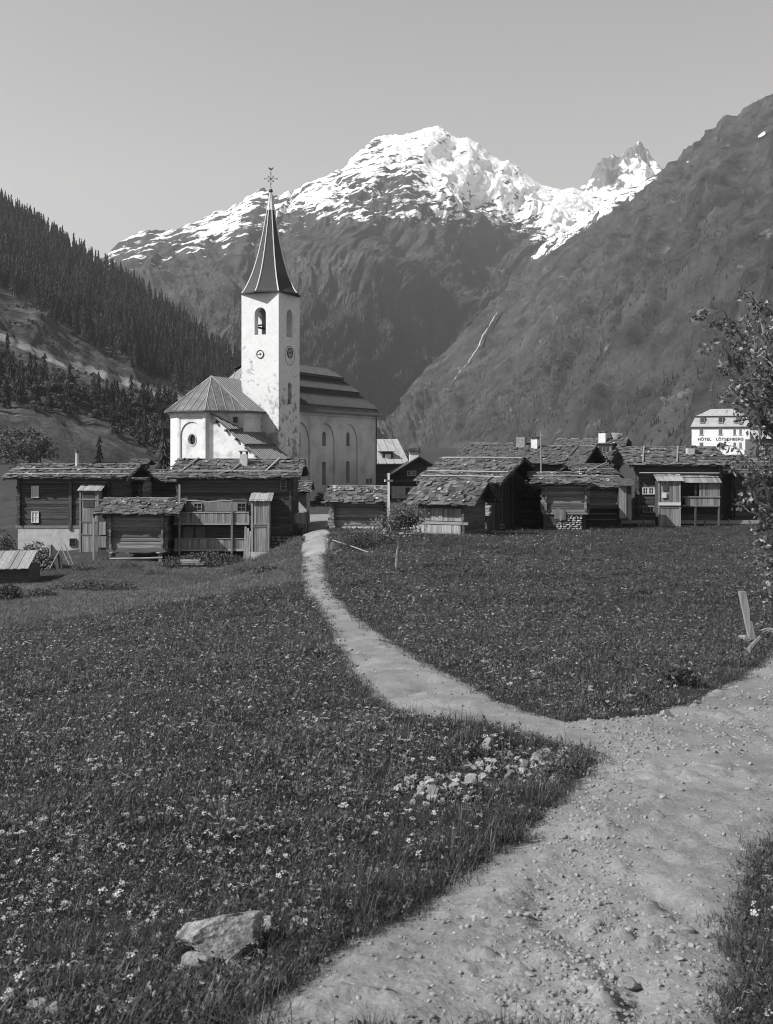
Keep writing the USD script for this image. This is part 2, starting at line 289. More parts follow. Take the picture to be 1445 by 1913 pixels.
def densify(pts, step=9):
    out = []
    for (a, b), (c, d) in zip(pts[:-1], pts[1:]):
        n = max(1, int(math.hypot(c - a, d - b) / step)); out += [(a + (c - a) * k / n, b + (d - b) * k / n) for k in range(n)]
    return out + [pts[-1]]
edge = densify(L_edge) + densify(R_edge)
eg = np.random.default_rng(3)
EP = np.array([ground(a + eg.normal(0, 2.0), b + eg.normal(0, 1.4), hi=140)[:2] for a, b in edge])
ROAD = Polygon(EP).buffer(0)
if ROAD.geom_type != 'Polygon': ROAD = max(ROAD.geoms, key=lambda g: g.area)
shapely.prepare(ROAD)
def on_road(x, y, grow=0.0):
    g = ROAD if grow == 0 else ROAD.buffer(grow); shapely.prepare(g); return shapely.contains_xy(g, x, y)
# ground: one sheet, fine near the camera
ds = np.concatenate([[-60, -20, -6, -2, 0, 1.5, 2.6], np.geomspace(3.4, 130, 330), np.geomspace(136, 3200, 70)])
aa = np.concatenate([np.linspace(-1.6, -.48, 22), np.linspace(-.44, .44, 190), np.linspace(.48, 1.6, 22)])
dd, ag = np.meshgrid(ds, aa, indexing='ij'); gx, gy = ag * np.maximum(np.abs(dd), 18 * (dd < 3)) , dd
gx = np.where(dd < 3.0, ag * 18, ag * np.maximum(dd, 3.0) * np.where(dd < 25, 1 + (25 - np.clip(dd, 0, 25)) / 25 * np.clip(np.abs(ag) - .44, 0, 2) * 2, 1))
gz = H(gx, gy)
inner = shapely.contains_xy(ROAD.buffer(-.12), gx.ravel(), gy.ravel()).reshape(gx.shape)
bump_ = (meshkit.fbm(np.stack([gx, gy, 0 * gx], -1) * .9, 3, 5) - .5) * np.clip(np.abs(gy) / 40, .12, .3)
rd_ = shapely.distance(ROAD, shapely.points(gx.ravel(), gy.ravel())).reshape(gx.shape)
gz = gz + np.where(inner, -.10, bump_ * np.clip(rd_ / 1.2, 0, 1) - .012)
mg = {'geo': ('geometry', {}), 'n': ('noise_texture', {'scale': .35, 'detail': 8., 'roughness': .65}), 'n2': ('noise_texture', {'scale': 9., 'detail': 5., 'roughness': .7}),
      'r': ('map_range', {'from_min': .3, 'from_max': .7, 'to_min': .024, 'to_max': .048, 'clamp': True}), 'r2': ('map_range', {'from_min': .3, 'from_max': .75, 'to_min': .6, 'to_max': 1.5, 'clamp': True}),
      'm': ('math', {'math_type': 'multiply'}), 'b': ('bump', {'strength': .8, 'distance': .06}), 'p': ('principled_bsdf', {'roughness': .9, 'specular_ior_level': .15})}
M['meadow_ground'] = usdkit.material(stage, '/World/Looks/meadow_ground', mg, [('geo.position', 'n.vector'), ('geo.position', 'n2.vector'), ('n.fac', 'r.value'), ('n2.fac', 'r2.value'), ('r.result', 'm.value1'), ('r2.result', 'm.value2'), ('m.value', 'p.base_color'), ('n2.fac', 'b.height'), ('b.normal', 'p.normal')], surface='p.BSDF')
solo('meadow_ground', grid(np.stack([gx, gy, gz], -1), flip=True), 'meadow_ground', 'dark grassy ground of the valley', kind='structure', smooth=True)
# road sheet
bp = np.array(ROAD.exterior.coords[:-1]); ins = []
for d0 in np.geomspace(3.3, 135, 420):
    st = d0 * .0058; xsr = np.arange(-.65 * d0, .75 * d0, st) + rng.uniform(0, st); ys = d0 + rng.uniform(-.3, .3, len(xsr)) * d0 * .006
    k = shapely.contains_xy(ROAD.buffer(-d0 * .003), xsr, ys); ins.append(np.stack([xsr[k], ys[k]], 1))
pts = np.vstack([bp] + ins)
wp = np.stack([pts[:, 0] / pts[:, 1], np.log(pts[:, 1])], 1)
tri = Delaunay(wp).simplices; ctr = pts[tri].mean(1); tri = tri[shapely.contains_xy(ROAD, ctr[:, 0], ctr[:, 1])]
P3 = np.column_stack([pts, 0 * pts[:, 0]])
dist_edge = shapely.distance(ROAD.exterior, shapely.points(pts)); soft = np.clip(dist_edge / .35, 0, 1)
relief = (meshkit.fbm(P3 * 1.6, 4, 11) - .5) * .07 + (meshkit.fbm(P3 * 17, 4, 12) - .5) * .045 + np.maximum(meshkit.fbm(P3 * 7, 3, 15) - .6, 0) * .2 - .05 * np.exp(-((meshkit.fbm(P3 * [.8, .35, 1], 2, 19) - .5) / .035) ** 2)
P3[:, 2] = H(pts[:, 0], pts[:, 1]) + .012 + soft * (relief * np.clip(1.4 - pts[:, 1] / 40, .3, 1) + .03)
e1_, e2_ = P3[tri[:, 1]] - P3[tri[:, 0]], P3[tri[:, 2]] - P3[tri[:, 0]]
tri[np.cross(e1_, e2_)[:, 2] < 0] = tri[np.cross(e1_, e2_)[:, 2] < 0][:, ::-1]
mr = {'geo': ('geometry', {}), 'n': ('noise_texture', {'scale': .7, 'detail': 8., 'roughness': .7, 'distortion': .6}), 'n2': ('noise_texture', {'scale': 24., 'detail': 6., 'roughness': .75}), 'v': ('voronoi_texture', {'scale': 34., 'randomness': 1.}),
      'r': ('map_range', {'from_min': .3, 'from_max': .7, 'to_min': .11, 'to_max': .23, 'clamp': True}), 'r2': ('map_range', {'from_min': .25, 'from_max': .75, 'to_min': .72, 'to_max': 1.25, 'clamp': True}),
      'm': ('math', {'math_type': 'multiply'}), 'b0': ('bump', {'strength': .35, 'distance': .012, 'invert': True}), 'b': ('bump', {'strength': .7, 'distance': .02}), 'p': ('principled_bsdf', {'roughness': .92, 'specular_ior_level': .15})}
M['road'] = usdkit.material(stage, '/World/Looks/road', mr, [('geo.position', 'n.vector'), ('geo.position', 'n2.vector'), ('geo.position', 'v.vector'), ('n.fac', 'r.value'), ('n2.fac', 'r2.value'), ('r.result', 'm.value1'), ('r2.result', 'm.value2'), ('m.value', 'p.base_color'), ('v.distance', 'b0.height'), ('n2.fac', 'b.height'), ('b0.normal', 'b.normal'), ('b.normal', 'p.normal')], surface='p.BSDF')
solo('dirt_path', (P3, tri), 'road', 'pale stony footpath and cart road meeting at a fork', kind='structure', smooth=True)
# ------------------------------------------------------------------ mountains: each a sheet of slope from its crest down to its foot, with the far side behind
def hill_mat(name, lo, hi, scale, rock=None, bump=.6, bscale=.02, bdist=8.0, snow=False, snow_stretch=(1, 1, 1), snow_scale=.012, scree=False, snow_tilt=0.0):
    N = {'geo': ('geometry', {}), 'n': ('noise_texture', {'scale': scale, 'detail': 9., 'roughness': .68}), 'r': ('map_range', {'from_min': .33, 'from_max': .67, 'to_min': lo, 'to_max': hi, 'clamp': True}),
         'bn': ('noise_texture', {'scale': bscale, 'detail': 8., 'roughness': .7}), 'b': ('bump', {'strength': bump, 'distance': bdist}), 'p': ('principled_bsdf', {'roughness': .95, 'specular_ior_level': .05})}
    L = [('geo.position', 'n.vector'), ('geo.position', 'bn.vector'), ('n.fac', 'r.value'), ('bn.fac', 'b.height'), ('b.normal', 'p.normal')]; col = 'r.result'
    def over(tag, fac, value, first):
        N[tag] = ('mix_float', {'b': value}); L.extend([(fac, tag + '.fac'), (first, tag + '.a')]); return tag + '.result'
    if rock:                                        # bare rock where a second noise is high
        N['kn'] = ('noise_texture', {'scale': rock[0], 'detail': 10., 'roughness': .7}); N['kr'] = ('map_range', {'from_min': rock[1], 'from_max': rock[2], 'to_min': 0., 'to_max': 1., 'clamp': True})
        L += [('geo.position', 'kn.vector'), ('kn.fac', 'kr.value')]; col = over('km', 'kr.result', rock[3], col)
    for at_, val, sc_, st_ in (('bare', .22, scale * 6, (1, 1, 1)),) * bool(scree) + (('snow', .86, snow_scale, snow_stretch),) * bool(snow):
        N[at_ + 'A'] = ('attribute', {'attribute': at_}); N[at_ + 'M'] = ('mapping', {'mapping_type': 'point', 'scale': st_}); N[at_ + 'R'] = ('vector_rotate', {'rotate_type': 'y_axis', 'angle': math.radians(snow_tilt)}); N[at_ + 'N'] = ('noise_texture', {'scale': sc_, 'detail': 10., 'roughness': .66})
        N[at_ + 'S'] = ('math', {'math_type': 'add'}); N[at_ + 'C'] = ('math', {'math_type': 'multiply_add', 'value2': 1.55, 'value3': -.275}); N[at_ + 'T'] = ('map_range', {'from_min': .985, 'from_max': 1.02, 'to_min': 0., 'to_max': 1., 'clamp': True})
        L += [('geo.position', at_ + 'R.vector'), (at_ + 'R.vector', at_ + 'M.vector'), (at_ + 'M.vector', at_ + 'N.vector'), (at_ + 'A.fac', at_ + 'S.value1'), (at_ + 'N.fac', at_ + 'C.value1'), (at_ + 'C.value', at_ + 'S.value2'), (at_ + 'S.value', at_ + 'T.value')]
        col = over(at_ + 'X', at_ + 'T.result', val, col)
    L.append((col, 'p.base_color'))
    M[name] = usdkit.material(stage, '/World/Looks/' + name, N, L, surface='p.BSDF')
hill_mat('left_hill', .032, .1, .05, rock=(.06, .58, .66, .16), bscale=.2, bdist=3., bump=1., scree=True)
hill_mat('right_hill', .026, .085, .016, rock=(.03, .6, .68, .15), bscale=.04, bdist=12., bump=1., snow=True, snow_scale=.02)
hill_mat('snow_hill', .026, .08, .012, rock=(.02, .6, .68, .16), bscale=.03, bdist=18., bump=1., snow=True, snow_stretch=(.5, .6, 1.9), snow_scale=.02, snow_tilt=27.0)
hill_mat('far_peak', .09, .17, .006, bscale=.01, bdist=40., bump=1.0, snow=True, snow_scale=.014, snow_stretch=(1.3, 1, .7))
from scipy.ndimage import gaussian_filter1d
SHEET = {}
def lerp_path(pts, n):
    pts = np.asarray(pts, float); s = np.concatenate([[0], np.cumsum(np.hypot(np.diff(pts[:, 0]), np.diff(pts[:, 1])))]); s /= s[-1]
    return s, lambda t: np.stack([np.interp(t, s, pts[:, k]) for k in range(3)], -1)
def slope(name, pairs, nu, nv, amp, gully, m, seed, label, jag=0.0, vexp=1.0, bulge=0.0, attrs=None, back=(600, 500)):
    """pairs: (crest column, row, distance, foot column, row, distance) of the fall lines, left to right."""
    A = np.array(pairs, float); cr, ft = np.array([at(*r[:3]) for r in A]), np.array([at(*r[3:]) for r in A])
    s = np.concatenate([[0], np.cumsum(np.abs(np.diff(A[:, 0])) + .4 * np.abs(np.diff(A[:, 1])) + 8)]); s /= s[-1]; t = np.linspace(0, 1, nu)
    C = np.stack([np.interp(t, s, cr[:, k]) for k in range(3)], 1)
    Fp = np.stack([PchipInterpolator(s, ft[:, k])(t) for k in range(3)], 1)
    v = np.linspace(0, 1, nv) ** vexp; Vv = v[None, :, None]
    P = C[:, None] * (1 - Vv) + Fp[:, None] * Vv
    along = np.concatenate([[0], np.cumsum(np.linalg.norm(np.diff((C + Fp) / 2, axis=0), axis=1))])
    du = np.gradient(P, axis=0); dv = np.gradient(P, axis=1); N = np.cross(du, dv); N /= np.linalg.norm(N, axis=2, keepdims=True) + 1e-9; N = np.where(N[..., 2:] < 0, -N, N); N = gaussian_filter1d(N, 14, axis=0, mode='nearest'); N /= np.linalg.norm(N, axis=2, keepdims=True)
    L = np.linalg.norm(Fp - C, axis=1)
    env = np.clip(v / .10, 0, 1)[None] * np.clip((1 - v) / .06, 0, 1)[None]
    w = gully[0]; q = np.stack([np.broadcast_to(along[:, None] / w, P.shape[:2]), v[None] * L[:, None] / (w * gully[2]), np.full(P.shape[:2], seed * 3.1)], -1)
    q[..., 0] += (meshkit.fbm(P / (w * 2.5), 3, seed + 9) - .5) * 1.4
    rid = 1 - np.abs(2 * meshkit.fbm(q, 4, seed) - 1) * 1.6
    q2 = q * [3.1, 2.2, 1] + 5.7; rid2 = 1 - np.abs(2 * meshkit.fbm(q2, 5, seed + 3) - 1) * 1.6
    disp = amp * (meshkit.fbm(P / gully[3], 6, seed + 1) - .5) * 2 + gully[1] * (rid - .6) + .42 * gully[1] * (rid2 - .6)
    disp = disp + bulge * np.sin(np.pi * v)[None]
    P = P + N * (disp * env)[..., None]
    if jag:                                          # the crest's own small teeth
        j = (meshkit.fbm(np.stack([t * nu / 9, 0 * t, 0 * t], 1), 4, seed + 5) - .5) * jag
        P[..., 2] += j[:, None] * np.clip(1 - v / .06, 0, 1)[None]
    SHEET[name] = (P, t, v)
    crest = P[:, :1]; bk = [crest + np.array([0, back[0] * k, -back[1] * k]) for k in (.95, .45, .12)]
    G = np.concatenate(bk + [P], 1)
    o = solo(name, grid(G), m, label, kind='structure', smooth=True)
    px, py = proj(G)
    for an, fn in (attrs or {}).items():
        val = fn(px, py, G); UsdGeom.PrimvarsAPI(o).CreatePrimvar(an, Sdf.ValueTypeNames.FloatArray, 'vertex').Set(Vt.FloatArray.FromNumpy(val.reshape(-1).astype(np.float32)))
    return P
def soft(x, a, b): return np.clip((x - a) / (b - a), 0, 1)
def blob(px, py, cx, cy, rx, ry, ang=0):
    c, s = math.cos(math.radians(ang)), math.sin(math.radians(ang)); x, y = px - cx, py - cy
    return np.exp(-(((x * c + y * s) / rx) ** 2 + ((-x * s + y * c) / ry) ** 2))
# left hillside
def bare_left(px, py, P):
    line = np.interp(px, [-50, 0, 100, 200, 280, 340, 420], [610, 628, 672, 703, 728, 748, 775])
    return .95 * np.exp(-((py - line) / 8.5) ** 2) + .33 * np.exp(-((py - line + 26) / 16.0) ** 2)
slope('left_hillside', [(-900, -109, 1500, -900, 890, 150), (-500, 71, 1480, -500, 880, 220), (-200, 243, 1420, -200, 875, 280), (0, 368, 1330, 0, 868, 330), (60, 409, 1310, 60, 868, 340), (120, 453, 1290, 120, 866, 350), (200, 503, 1260, 190, 864, 370),
      (270, 545, 1230, 260, 862, 400), (330, 591, 1200, 320, 858, 440), (400, 641, 1150, 390, 856, 480), (450, 675, 1120, 440, 852, 520), (520, 741, 1060, 500, 850, 560), (600, 826, 980, 590, 850, 640)],
      420, 240, 15, (70, 5, 3.0, 110), 'left_hill', 21, 'steep wooded hillside on the left with a pale strip of scree', bulge=-18, attrs={'bare': bare_left}, back=(500, 200))
# right mountainside
def snow_right(px, py, P):
    band = np.interp(px, [980, 1015, 1060, 1150, 1240, 1300], [480, 478, 445, 384, 322, 300])
    cover = .56 * np.exp(-np.maximum(py - band - 2, 0) / 10.0) * soft(1270 - px, 0, 60)
    fall = 1.2 * np.exp(-((px - np.interp(py, [575, 600, 640, 680, 705, 740], [933, 921, 897, 872, 852, 830])) / 1.9) ** 2) * soft(py, 572, 586) * soft(735 - py, 0, 20)
    return np.maximum.reduce([cover, .75 * blob(px, py, 1425, 250, 16, 4, -35), .7 * blob(px, py, 1285, 302, 8, 3, -20), .55 * blob(px, py, 1180, 368, 14, 5, -40)])
slope('right_mountainside', [(735, 830, 2350, 722, 842, 2150), (748, 812, 2450, 732, 842, 2150), (800, 762, 2600, 740, 841, 2120), (840, 716, 2750, 752, 841, 2080), (880, 664, 2850, 765, 841, 2040), (930, 588, 2980, 780, 841, 2000), (980, 522, 3080, 800, 842, 1950), (1015, 482, 3150, 815, 842, 1900),
      (1060, 441, 3230, 835, 842, 1820), (1100, 406, 3260, 850, 843, 1760), (1150, 372, 3280, 865, 843, 1700), (1200, 340, 3280, 885, 844, 1620), (1237, 318, 3250, 900, 844, 1560), (1280, 290, 3150, 930, 845, 1450), (1310, 266, 3080, 950, 846, 1380), (1345, 248, 3000, 975, 846, 1300), (1380, 226, 2900, 1000, 847, 1220),
      (1445, 184, 2750, 1060, 848, 1060), (1600, 90, 2500, 1180, 850, 820), (1800, -20, 2250, 1350, 856, 560), (2100, -120, 1900, 1700, 880, 340), (2600, -220, 1500, 2300, 900, 230)],
      560, 360, 40, (190, 46, 3.2, 260), 'right_hill', 33, 'broad steep mountainside on the right, thinly wooded', jag=9, bulge=40, attrs={'snow': snow_right}, back=(900, 700))
# the stream falling down the ravine
from scipy.spatial import cKDTree
_P = SHEET['right_mountainside'][0][4:-4, 2:-2].reshape(-1, 3); _q = np.stack(proj(_P), -1); _t = cKDTree(_q)
path_ = np.array(densify([(936, 574), (922, 596), (913, 612), (902, 628), (895, 648), (884, 664), (874, 680), (862, 692), (852, 706), (842, 720), (833, 731)], 2.5)); path_[:, 0] += 0.5 * np.sin(np.arange(len(path_)) * 1.3)
dd_, ii_ = _t.query(path_, k=8); dm_ = np.min(_P[ii_][:, :, 1], 1); dm_ = np.array([dm_[max(i - 2, 0):i + 3].min() for i in range(len(dm_))]); depth_ = np.convolve(np.pad(dm_, 2, mode='edge'), np.ones(5) / 5, 'valid') - 7
C_ = np.array([at(a, b, d) for (a, b), d in zip(path_, depth_)]); wd = np.interp(np.arange(len(C_)), [0, 8, 30, len(C_)], [.7, 1.5, 2.0, .8]) * (.6 + .8 * meshkit.noise(np.arange(len(C_))[:, None] * [.5, 0, 0], 3))
Gs = np.stack([C_ - [1, 0, 0] * wd[:, None], C_ + np.array([0, -1.5, 1.0]), C_ + [1, 0, 0] * wd[:, None], C_ + np.array([0, 14, -4])], 1)
mat('white_water', .3, .5, .08, .6)
solo('stream', grid(Gs[:, :3]), 'white_water', 'thin white stream falling down the ravine below the snow', kind='structure')
# snow mountain
def snow_mid(px, py, P):
    low = np.interp(px, [150, 215, 300, 360, 430, 520, 600, 700, 800, 900, 960, 1010, 1060, 1100], [500, 492, 486, 470, 452, 432, 402, 398, 398, 402, 415, 430, 460, 470])
    s = .36 + .27 * soft(low - py, -30, 90)
    s = s - .25 * soft(py - low, 16, 50)
    s = s - .075 * soft(620 - px, 0, 60) - .15 * blob(px, py, 735, 330, 70, 45, -25) - .12 * blob(px, py, 645, 330, 26, 28, -50) - .08 * blob(px, py, 325, 455, 45, 22, -10) - .18 * blob(px, py, 870, 305, 14, 40, -35) - .16 * blob(px, py, 945, 335, 12, 45, -45) - .12 * blob(px, py, 480, 400, 30, 14, -30)
    s = s + .17 * blob(px, py, 880, 320, 85, 60, 30) + .17 * blob(px, py, 1010, 385, 60, 40, 25) + .3 * blob(px, py, 1050, 430, 16, 36, 20) + .2 * blob(px, py, 410, 425, 60, 20, -20) + .16 * blob(px, py, 590, 372, 50, 18, -35)
    fall = np.exp(-((px - np.interp(py, [520, 590, 650, 700, 730], [960, 922, 885, 850, 825])) / 2.6) ** 2) * soft(py, 570, 600) * soft(735, 0, 1) * (py < 722)
    return s + .5 * fall
CR = [(60, 560, 3900), (150, 520, 4050), (215, 481, 4250), (240, 463, 4300), (285, 438, 4400), (330, 433, 4500), (400, 406, 4600), (440, 401, 4650), (480, 372, 4750), (500, 368, 4750), (520, 376, 4800), (535, 373, 4800), (552, 358, 4820), (560, 366, 4850), (580, 350, 4900), (620, 326, 5000),
      (650, 311, 5050), (680, 286, 5150), (705, 274, 5200), (720, 266, 5250), (760, 251, 5350), (800, 239, 5450), (820, 234, 5500), (840, 247, 5500), (860, 258, 5520), (875, 256, 5540), (895, 266, 5560), (915, 286, 5580), (940, 301, 5600), (950, 298, 5610), (965, 309, 5620), (990, 331, 5650), (1020, 348, 5700), (1050, 354, 5750), (1075, 351, 5800), (1130, 372, 5850), (1250, 420, 5900)]
fx = PchipInterpolator([60, 215, 500, 820, 950, 1050, 1250], [-40, 110, 340, 560, 650, 725, 800]); fd = PchipInterpolator([60, 500, 820, 1050, 1250], [1600, 1900, 2250, 2650, 2800])
slope('snow_mountain', [(a, b, d, float(fx(a)), 846, float(fd(a))) for a, b, d in CR], 760, 440, 75, (210, 50, 2.6, 330), 'snow_hill', 47, 'high mountain with patchy snow round its rocky summit and dark woods below', jag=14, bulge=60, attrs={'snow': snow_mid}, back=(1200, 1100))
# far rock peak
def snow_far(px, py, P): return .40 + .08 * soft(py, 300, 360) + .3 * soft(py, 345, 380) + .22 * soft(px - 1160, 0, 25) * soft(py, 285, 320) - .2 * blob(px, py, 1120, 320, 22, 30, -50) - .1 * blob(px, py, 1192, 275, 10, 14)
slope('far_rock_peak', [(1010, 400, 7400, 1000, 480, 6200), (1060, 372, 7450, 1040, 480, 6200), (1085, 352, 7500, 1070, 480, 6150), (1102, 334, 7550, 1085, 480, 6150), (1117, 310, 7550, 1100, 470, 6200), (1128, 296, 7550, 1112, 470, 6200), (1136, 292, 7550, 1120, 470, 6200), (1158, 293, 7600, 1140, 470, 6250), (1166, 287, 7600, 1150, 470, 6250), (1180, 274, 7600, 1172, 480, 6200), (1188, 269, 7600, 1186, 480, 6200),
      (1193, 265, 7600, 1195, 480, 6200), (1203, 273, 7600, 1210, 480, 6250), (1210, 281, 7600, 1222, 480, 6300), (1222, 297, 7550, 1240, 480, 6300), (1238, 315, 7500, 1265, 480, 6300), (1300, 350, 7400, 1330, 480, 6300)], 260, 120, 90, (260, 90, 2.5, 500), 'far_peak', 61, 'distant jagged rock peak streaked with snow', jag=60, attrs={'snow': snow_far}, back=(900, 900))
# air
hz_ = usdkit.material(stage, '/World/Looks/air', {'v': ('principled_volume', {'color': g3(.93), 'density': 5.5e-5, 'anisotropy': .3})}, [], volume='v.volume')
M['air'] = hz_
solo('haze', box(-7000, 7000, -400, 10500, -6, 2600), 'air', 'thin pale mountain haze in the valley air', 'haze', kind='stuff')

# ------------------------------------------------------------------ conifers
def conifer(h, seed, tiers=9, r0=.17, bare=.12, sides=9):
    g = np.random.default_rng(seed); V, F, n = [], [], 0
    for k in range(tiers):
        f = k / tiers; z1 = h * (bare + (1 - bare) * (f + 1.75 / tiers)); z0 = h * (bare + (1 - bare) * f); z1 = min(z1, h)
        r = h * r0 * (1 - f) ** .85 * g.uniform(.75, 1.15) + .012 * h; a0 = g.uniform(0, 6.28)
        a = a0 + np.arange(sides * 2) / (sides * 2) * 2 * np.pi; rr = r * np.where(np.arange(sides * 2) % 2, g.uniform(.35, .6), 1) * g.uniform(.7, 1.2, sides * 2)
        zz = z0 + h / tiers * np.where(np.arange(sides * 2) % 2, .35, -.12) + g.uniform(-.03, .03, sides * 2) * h
        off = g.normal(0, .012 * h, 2)
        V += [np.column_stack([off[0] + rr * np.cos(a), off[1] + rr * np.sin(a), zz]), [[off[0], off[1], z1]]]
        m = sides * 2; F += [[n + i, n + (i + 1) % m, n + m] for i in range(m)]; n += m + 1
    return np.vstack(V), np.array(F)
def trunk(h, r): return tube([[0, 0, -h * .08], [0, 0, h * .4], [0, 0, h * .97]], [r, r * .7, r * .15], 5)
def pick(name, n, test, seed, vr=(0, 1)):
    """n random points of a slope whose place in the photograph passes the test."""
    P, t, v = SHEET[name]; g = np.random.default_rng(seed); out = []
    area = np.linalg.norm(np.cross(np.gradient(P, axis=0), np.gradient(P, axis=1)), axis=2).ravel(); area /= area.sum()
    k = g.choice(len(area), n, p=area); i, j = np.unravel_index(k, P.shape[:2]); i = np.minimum(i, P.shape[0] - 2); j = np.minimum(j, P.shape[1] - 2)
    fu, fv = g.random((n, 1)), g.random((n, 1))
    Q = (P[i, j] * (1 - fu) + P[i + 1, j] * fu) * (1 - fv) + (P[i, j + 1] * (1 - fu) + P[i + 1, j + 1] * fu) * fv
    px, py = proj(Q); keep = test(px, py, Q, g); return Q[keep]
def wood_left(px, py, Q, g):
    low = np.interp(px, [-700, -200, 0, 60, 130, 200, 260, 330, 400, 460, 600], [420, 500, 548, 578, 622, 662, 692, 727, 752, 770, 810])
    return (py < low + g.normal(0, 5, len(px))) & (px > -500)
Lp = pick('left_hillside', 19000, wood_left, 5); Lp = Lp[np.argsort(Lp[:, 1])]
lx, ly = proj(Lp); seen = (lx > -25) & (lx < 470)
protos = []
g = np.random.default_rng(8)
for k in range(4):
    t = Thing('conifer', 'tall dark conifer in the dense wood on the left hillside', 'conifer', group='conifers of the wood on the left hillside')
    hh = [18, 20.5, 15, 22][k]
    t.part('trunk', trunk(hh, .35), 'bark'); t.part('crown', conifer(hh, 100 + k, tiers=[10, 11, 9, 12][k], r0=[.15, .13, .17, .14][k], bare=[.1, .22, .06, .3][k]), 'conifer', kind='stuff'); protos.append(t)
near = Lp[seen]; first = near[:300]; rest = np.vstack([near[300:], Lp[~seen]])
for k, p in enumerate(first):
    p = p - [0, 0, .8]
    if k < 4: protos[k].prim.GetAttribute('xformOp:translate').Set(Gf.Vec3d(*map(float, p)))
    else: copy(protos[g.integers(4)], p, g.uniform(0, 6.28), g.uniform(.4, 1.05))
fp = [('spruce', join([conifer(h, 200 + i, tiers=8, r0=r, bare=b, sides=7), trunk(h, .3)]), 'conifer') for i, (h, r, b) in enumerate(((17, .15, .08), (20, .13, .2), (14, .18, .05), (21, .14, .28)))]
scatter('hillside_forest', fp, rest - [0, 0, .8], g.uniform(0, 6.28, len(rest)), .35 + .7 * g.random(len(rest)) ** .8, g.integers(0, 4, len(rest)), 'dense dark conifer forest up the left hillside', 'forest')
# scattered trees and bushes of the lower left slope
def leafcloud(n, size, shape, seed, clump=0, up=.3):
    """n folded leaves spread through an uneven crown; shape(g, n) gives the points."""
    g = np.random.default_rng(seed); c = shape(g, n); d = g.normal(size=(n, 3)); d[:, 2] = np.abs(d[:, 2]) * .6 + up; d /= np.linalg.norm(d, axis=1, keepdims=True)
    a = np.cross(d, g.normal(size=(n, 3))); a /= np.linalg.norm(a, axis=1, keepdims=True); b = np.cross(d, a); s = size * g.uniform(.6, 1.3, (n, 1))
    V = np.stack([c - a * s, c + b * s * .55 - d * s * .12, c + a * s, c - b * s * .55 - d * s * .12], 1).reshape(-1, 3); i = np.arange(n)[:, None] * 4
    return V, np.vstack([i + [0, 1, 2], i + [0, 2, 3]])
def crown_shape(r, h, z0, lobes, seed):
    gg = np.random.default_rng(seed); L = [(gg.normal(0, r * .42, 2), z0 + h * gg.uniform(.2, .85), gg.uniform(.3, .55) * r) for _ in range(lobes)]
    def f(g, n):
        k = g.integers(0, lobes, n); q = g.normal(size=(n, 3)); q /= np.linalg.norm(q, axis=1, keepdims=True); q *= (g.random((n, 1)) ** .4)
        return np.array([[L[i][0][0], L[i][0][1], L[i][1]] for i in k]) + q * np.array([L[i][2] for i in k])[:, None] * [1, 1, .85]
    return f
def low_left(px, py, Q, g):
    line = np.interp(px, [-100, 0, 100, 200, 280, 330], [650, 655, 695, 725, 748, 760]); low = np.interp(px, [-100, 0, 120, 200, 260, 320, 420], [760, 765, 775, 800, 835, 850, 850])
    dens = .25 + .75 * blob(px, py, 230, 745, 110, 35, 15) + .6 * blob(px, py, 30, 715, 70, 40) + .5 * blob(px, py, 280, 820, 30, 40)
    return (px > -60) & (px < 330) & (py > line + 6) & (py < low) & (g.random(len(px)) < dens)
LL = pick('left_hillside', 30000, low_left, 12); LL = LL[:230]
slope_tree = []
for k in range(2):
    t = Thing('slope_conifer', 'small conifer standing apart on the brushy lower slope', 'conifer', group='conifers scattered on the lower left slope')
    t.part('trunk', trunk(11, .22), 'bark'); t.part('crown', conifer(11, 300 + k, tiers=8, r0=.2, bare=.05), 'conifer', kind='stuff'); slope_tree.append(t)
slope_bush = []
for k in range(2):
    t = Thing('slope_bush', 'dark leafy bush on the brushy lower slope', 'bush', group='bushes scattered on the lower left slope')
    t.part('stem', tube([[0, 0, -.5], [.2, 0, 2], [.1, .2, 4]], [.12, .09, .04], 5), 'bark'); t.part('foliage', leafcloud(700, .42, crown_shape(3.2, 4.5, 0, 9, k), 310 + k), 'shrub_leaf', kind='stuff'); slope_bush.append(t)
for k, p in enumerate(LL):
    kind = slope_tree if g.random() < .5 else slope_bush; j = int(g.integers(2)); p = p - [0, 0, .3]
    if not hasattr(kind[j], 'used'): kind[j].used = 1; kind[j].prim.GetAttribute('xformOp:translate').Set(Gf.Vec3d(*map(float, p)))
    else: copy(kind[j], p, g.uniform(0, 6.28), g.uniform(.55, 1.35))
def brushy(px, py, Q, g):
    line = np.interp(px, [-700, -200, 0, 60, 130, 200, 260, 330, 400, 460, 600], [400, 480, 540, 570, 615, 655, 685, 722, 748, 765, 810]); road = np.interp(px, [-50, 0, 100, 200, 280, 340, 420], [610, 628, 672, 703, 728, 748, 775]); low = np.interp(px, [-300, 0, 120, 200, 260, 320, 420], [770, 778, 785, 812, 850, 862, 862])
    d = soft(meshkit.fbm(Q / 34, 3, 5), .45, .62) * np.where(py < road - 6, .5, .6) * (np.abs(py - road) > 7)
    return (py > line) & (py < low) & (px > -300) & (g.random(len(px)) < d)
br = pick('left_hillside', 26000, brushy, 14)
scatter('slope_brush', [('shrub', leafcloud(90, .5, crown_shape(1.5, 2.4, 0, 4, 7), 330), 'shrub_leaf'), ('shrub', leafcloud(110, .55, crown_shape(1.9, 3.4, 0, 5, 8), 331), 'shrub_leaf')], br - [0, 0, .2], g.uniform(0, 6.28, len(br)), g.uniform(.4, 1.1, len(br)), g.integers(0, 2, len(br)), 'brushwood over the lower left slope', 'brush')
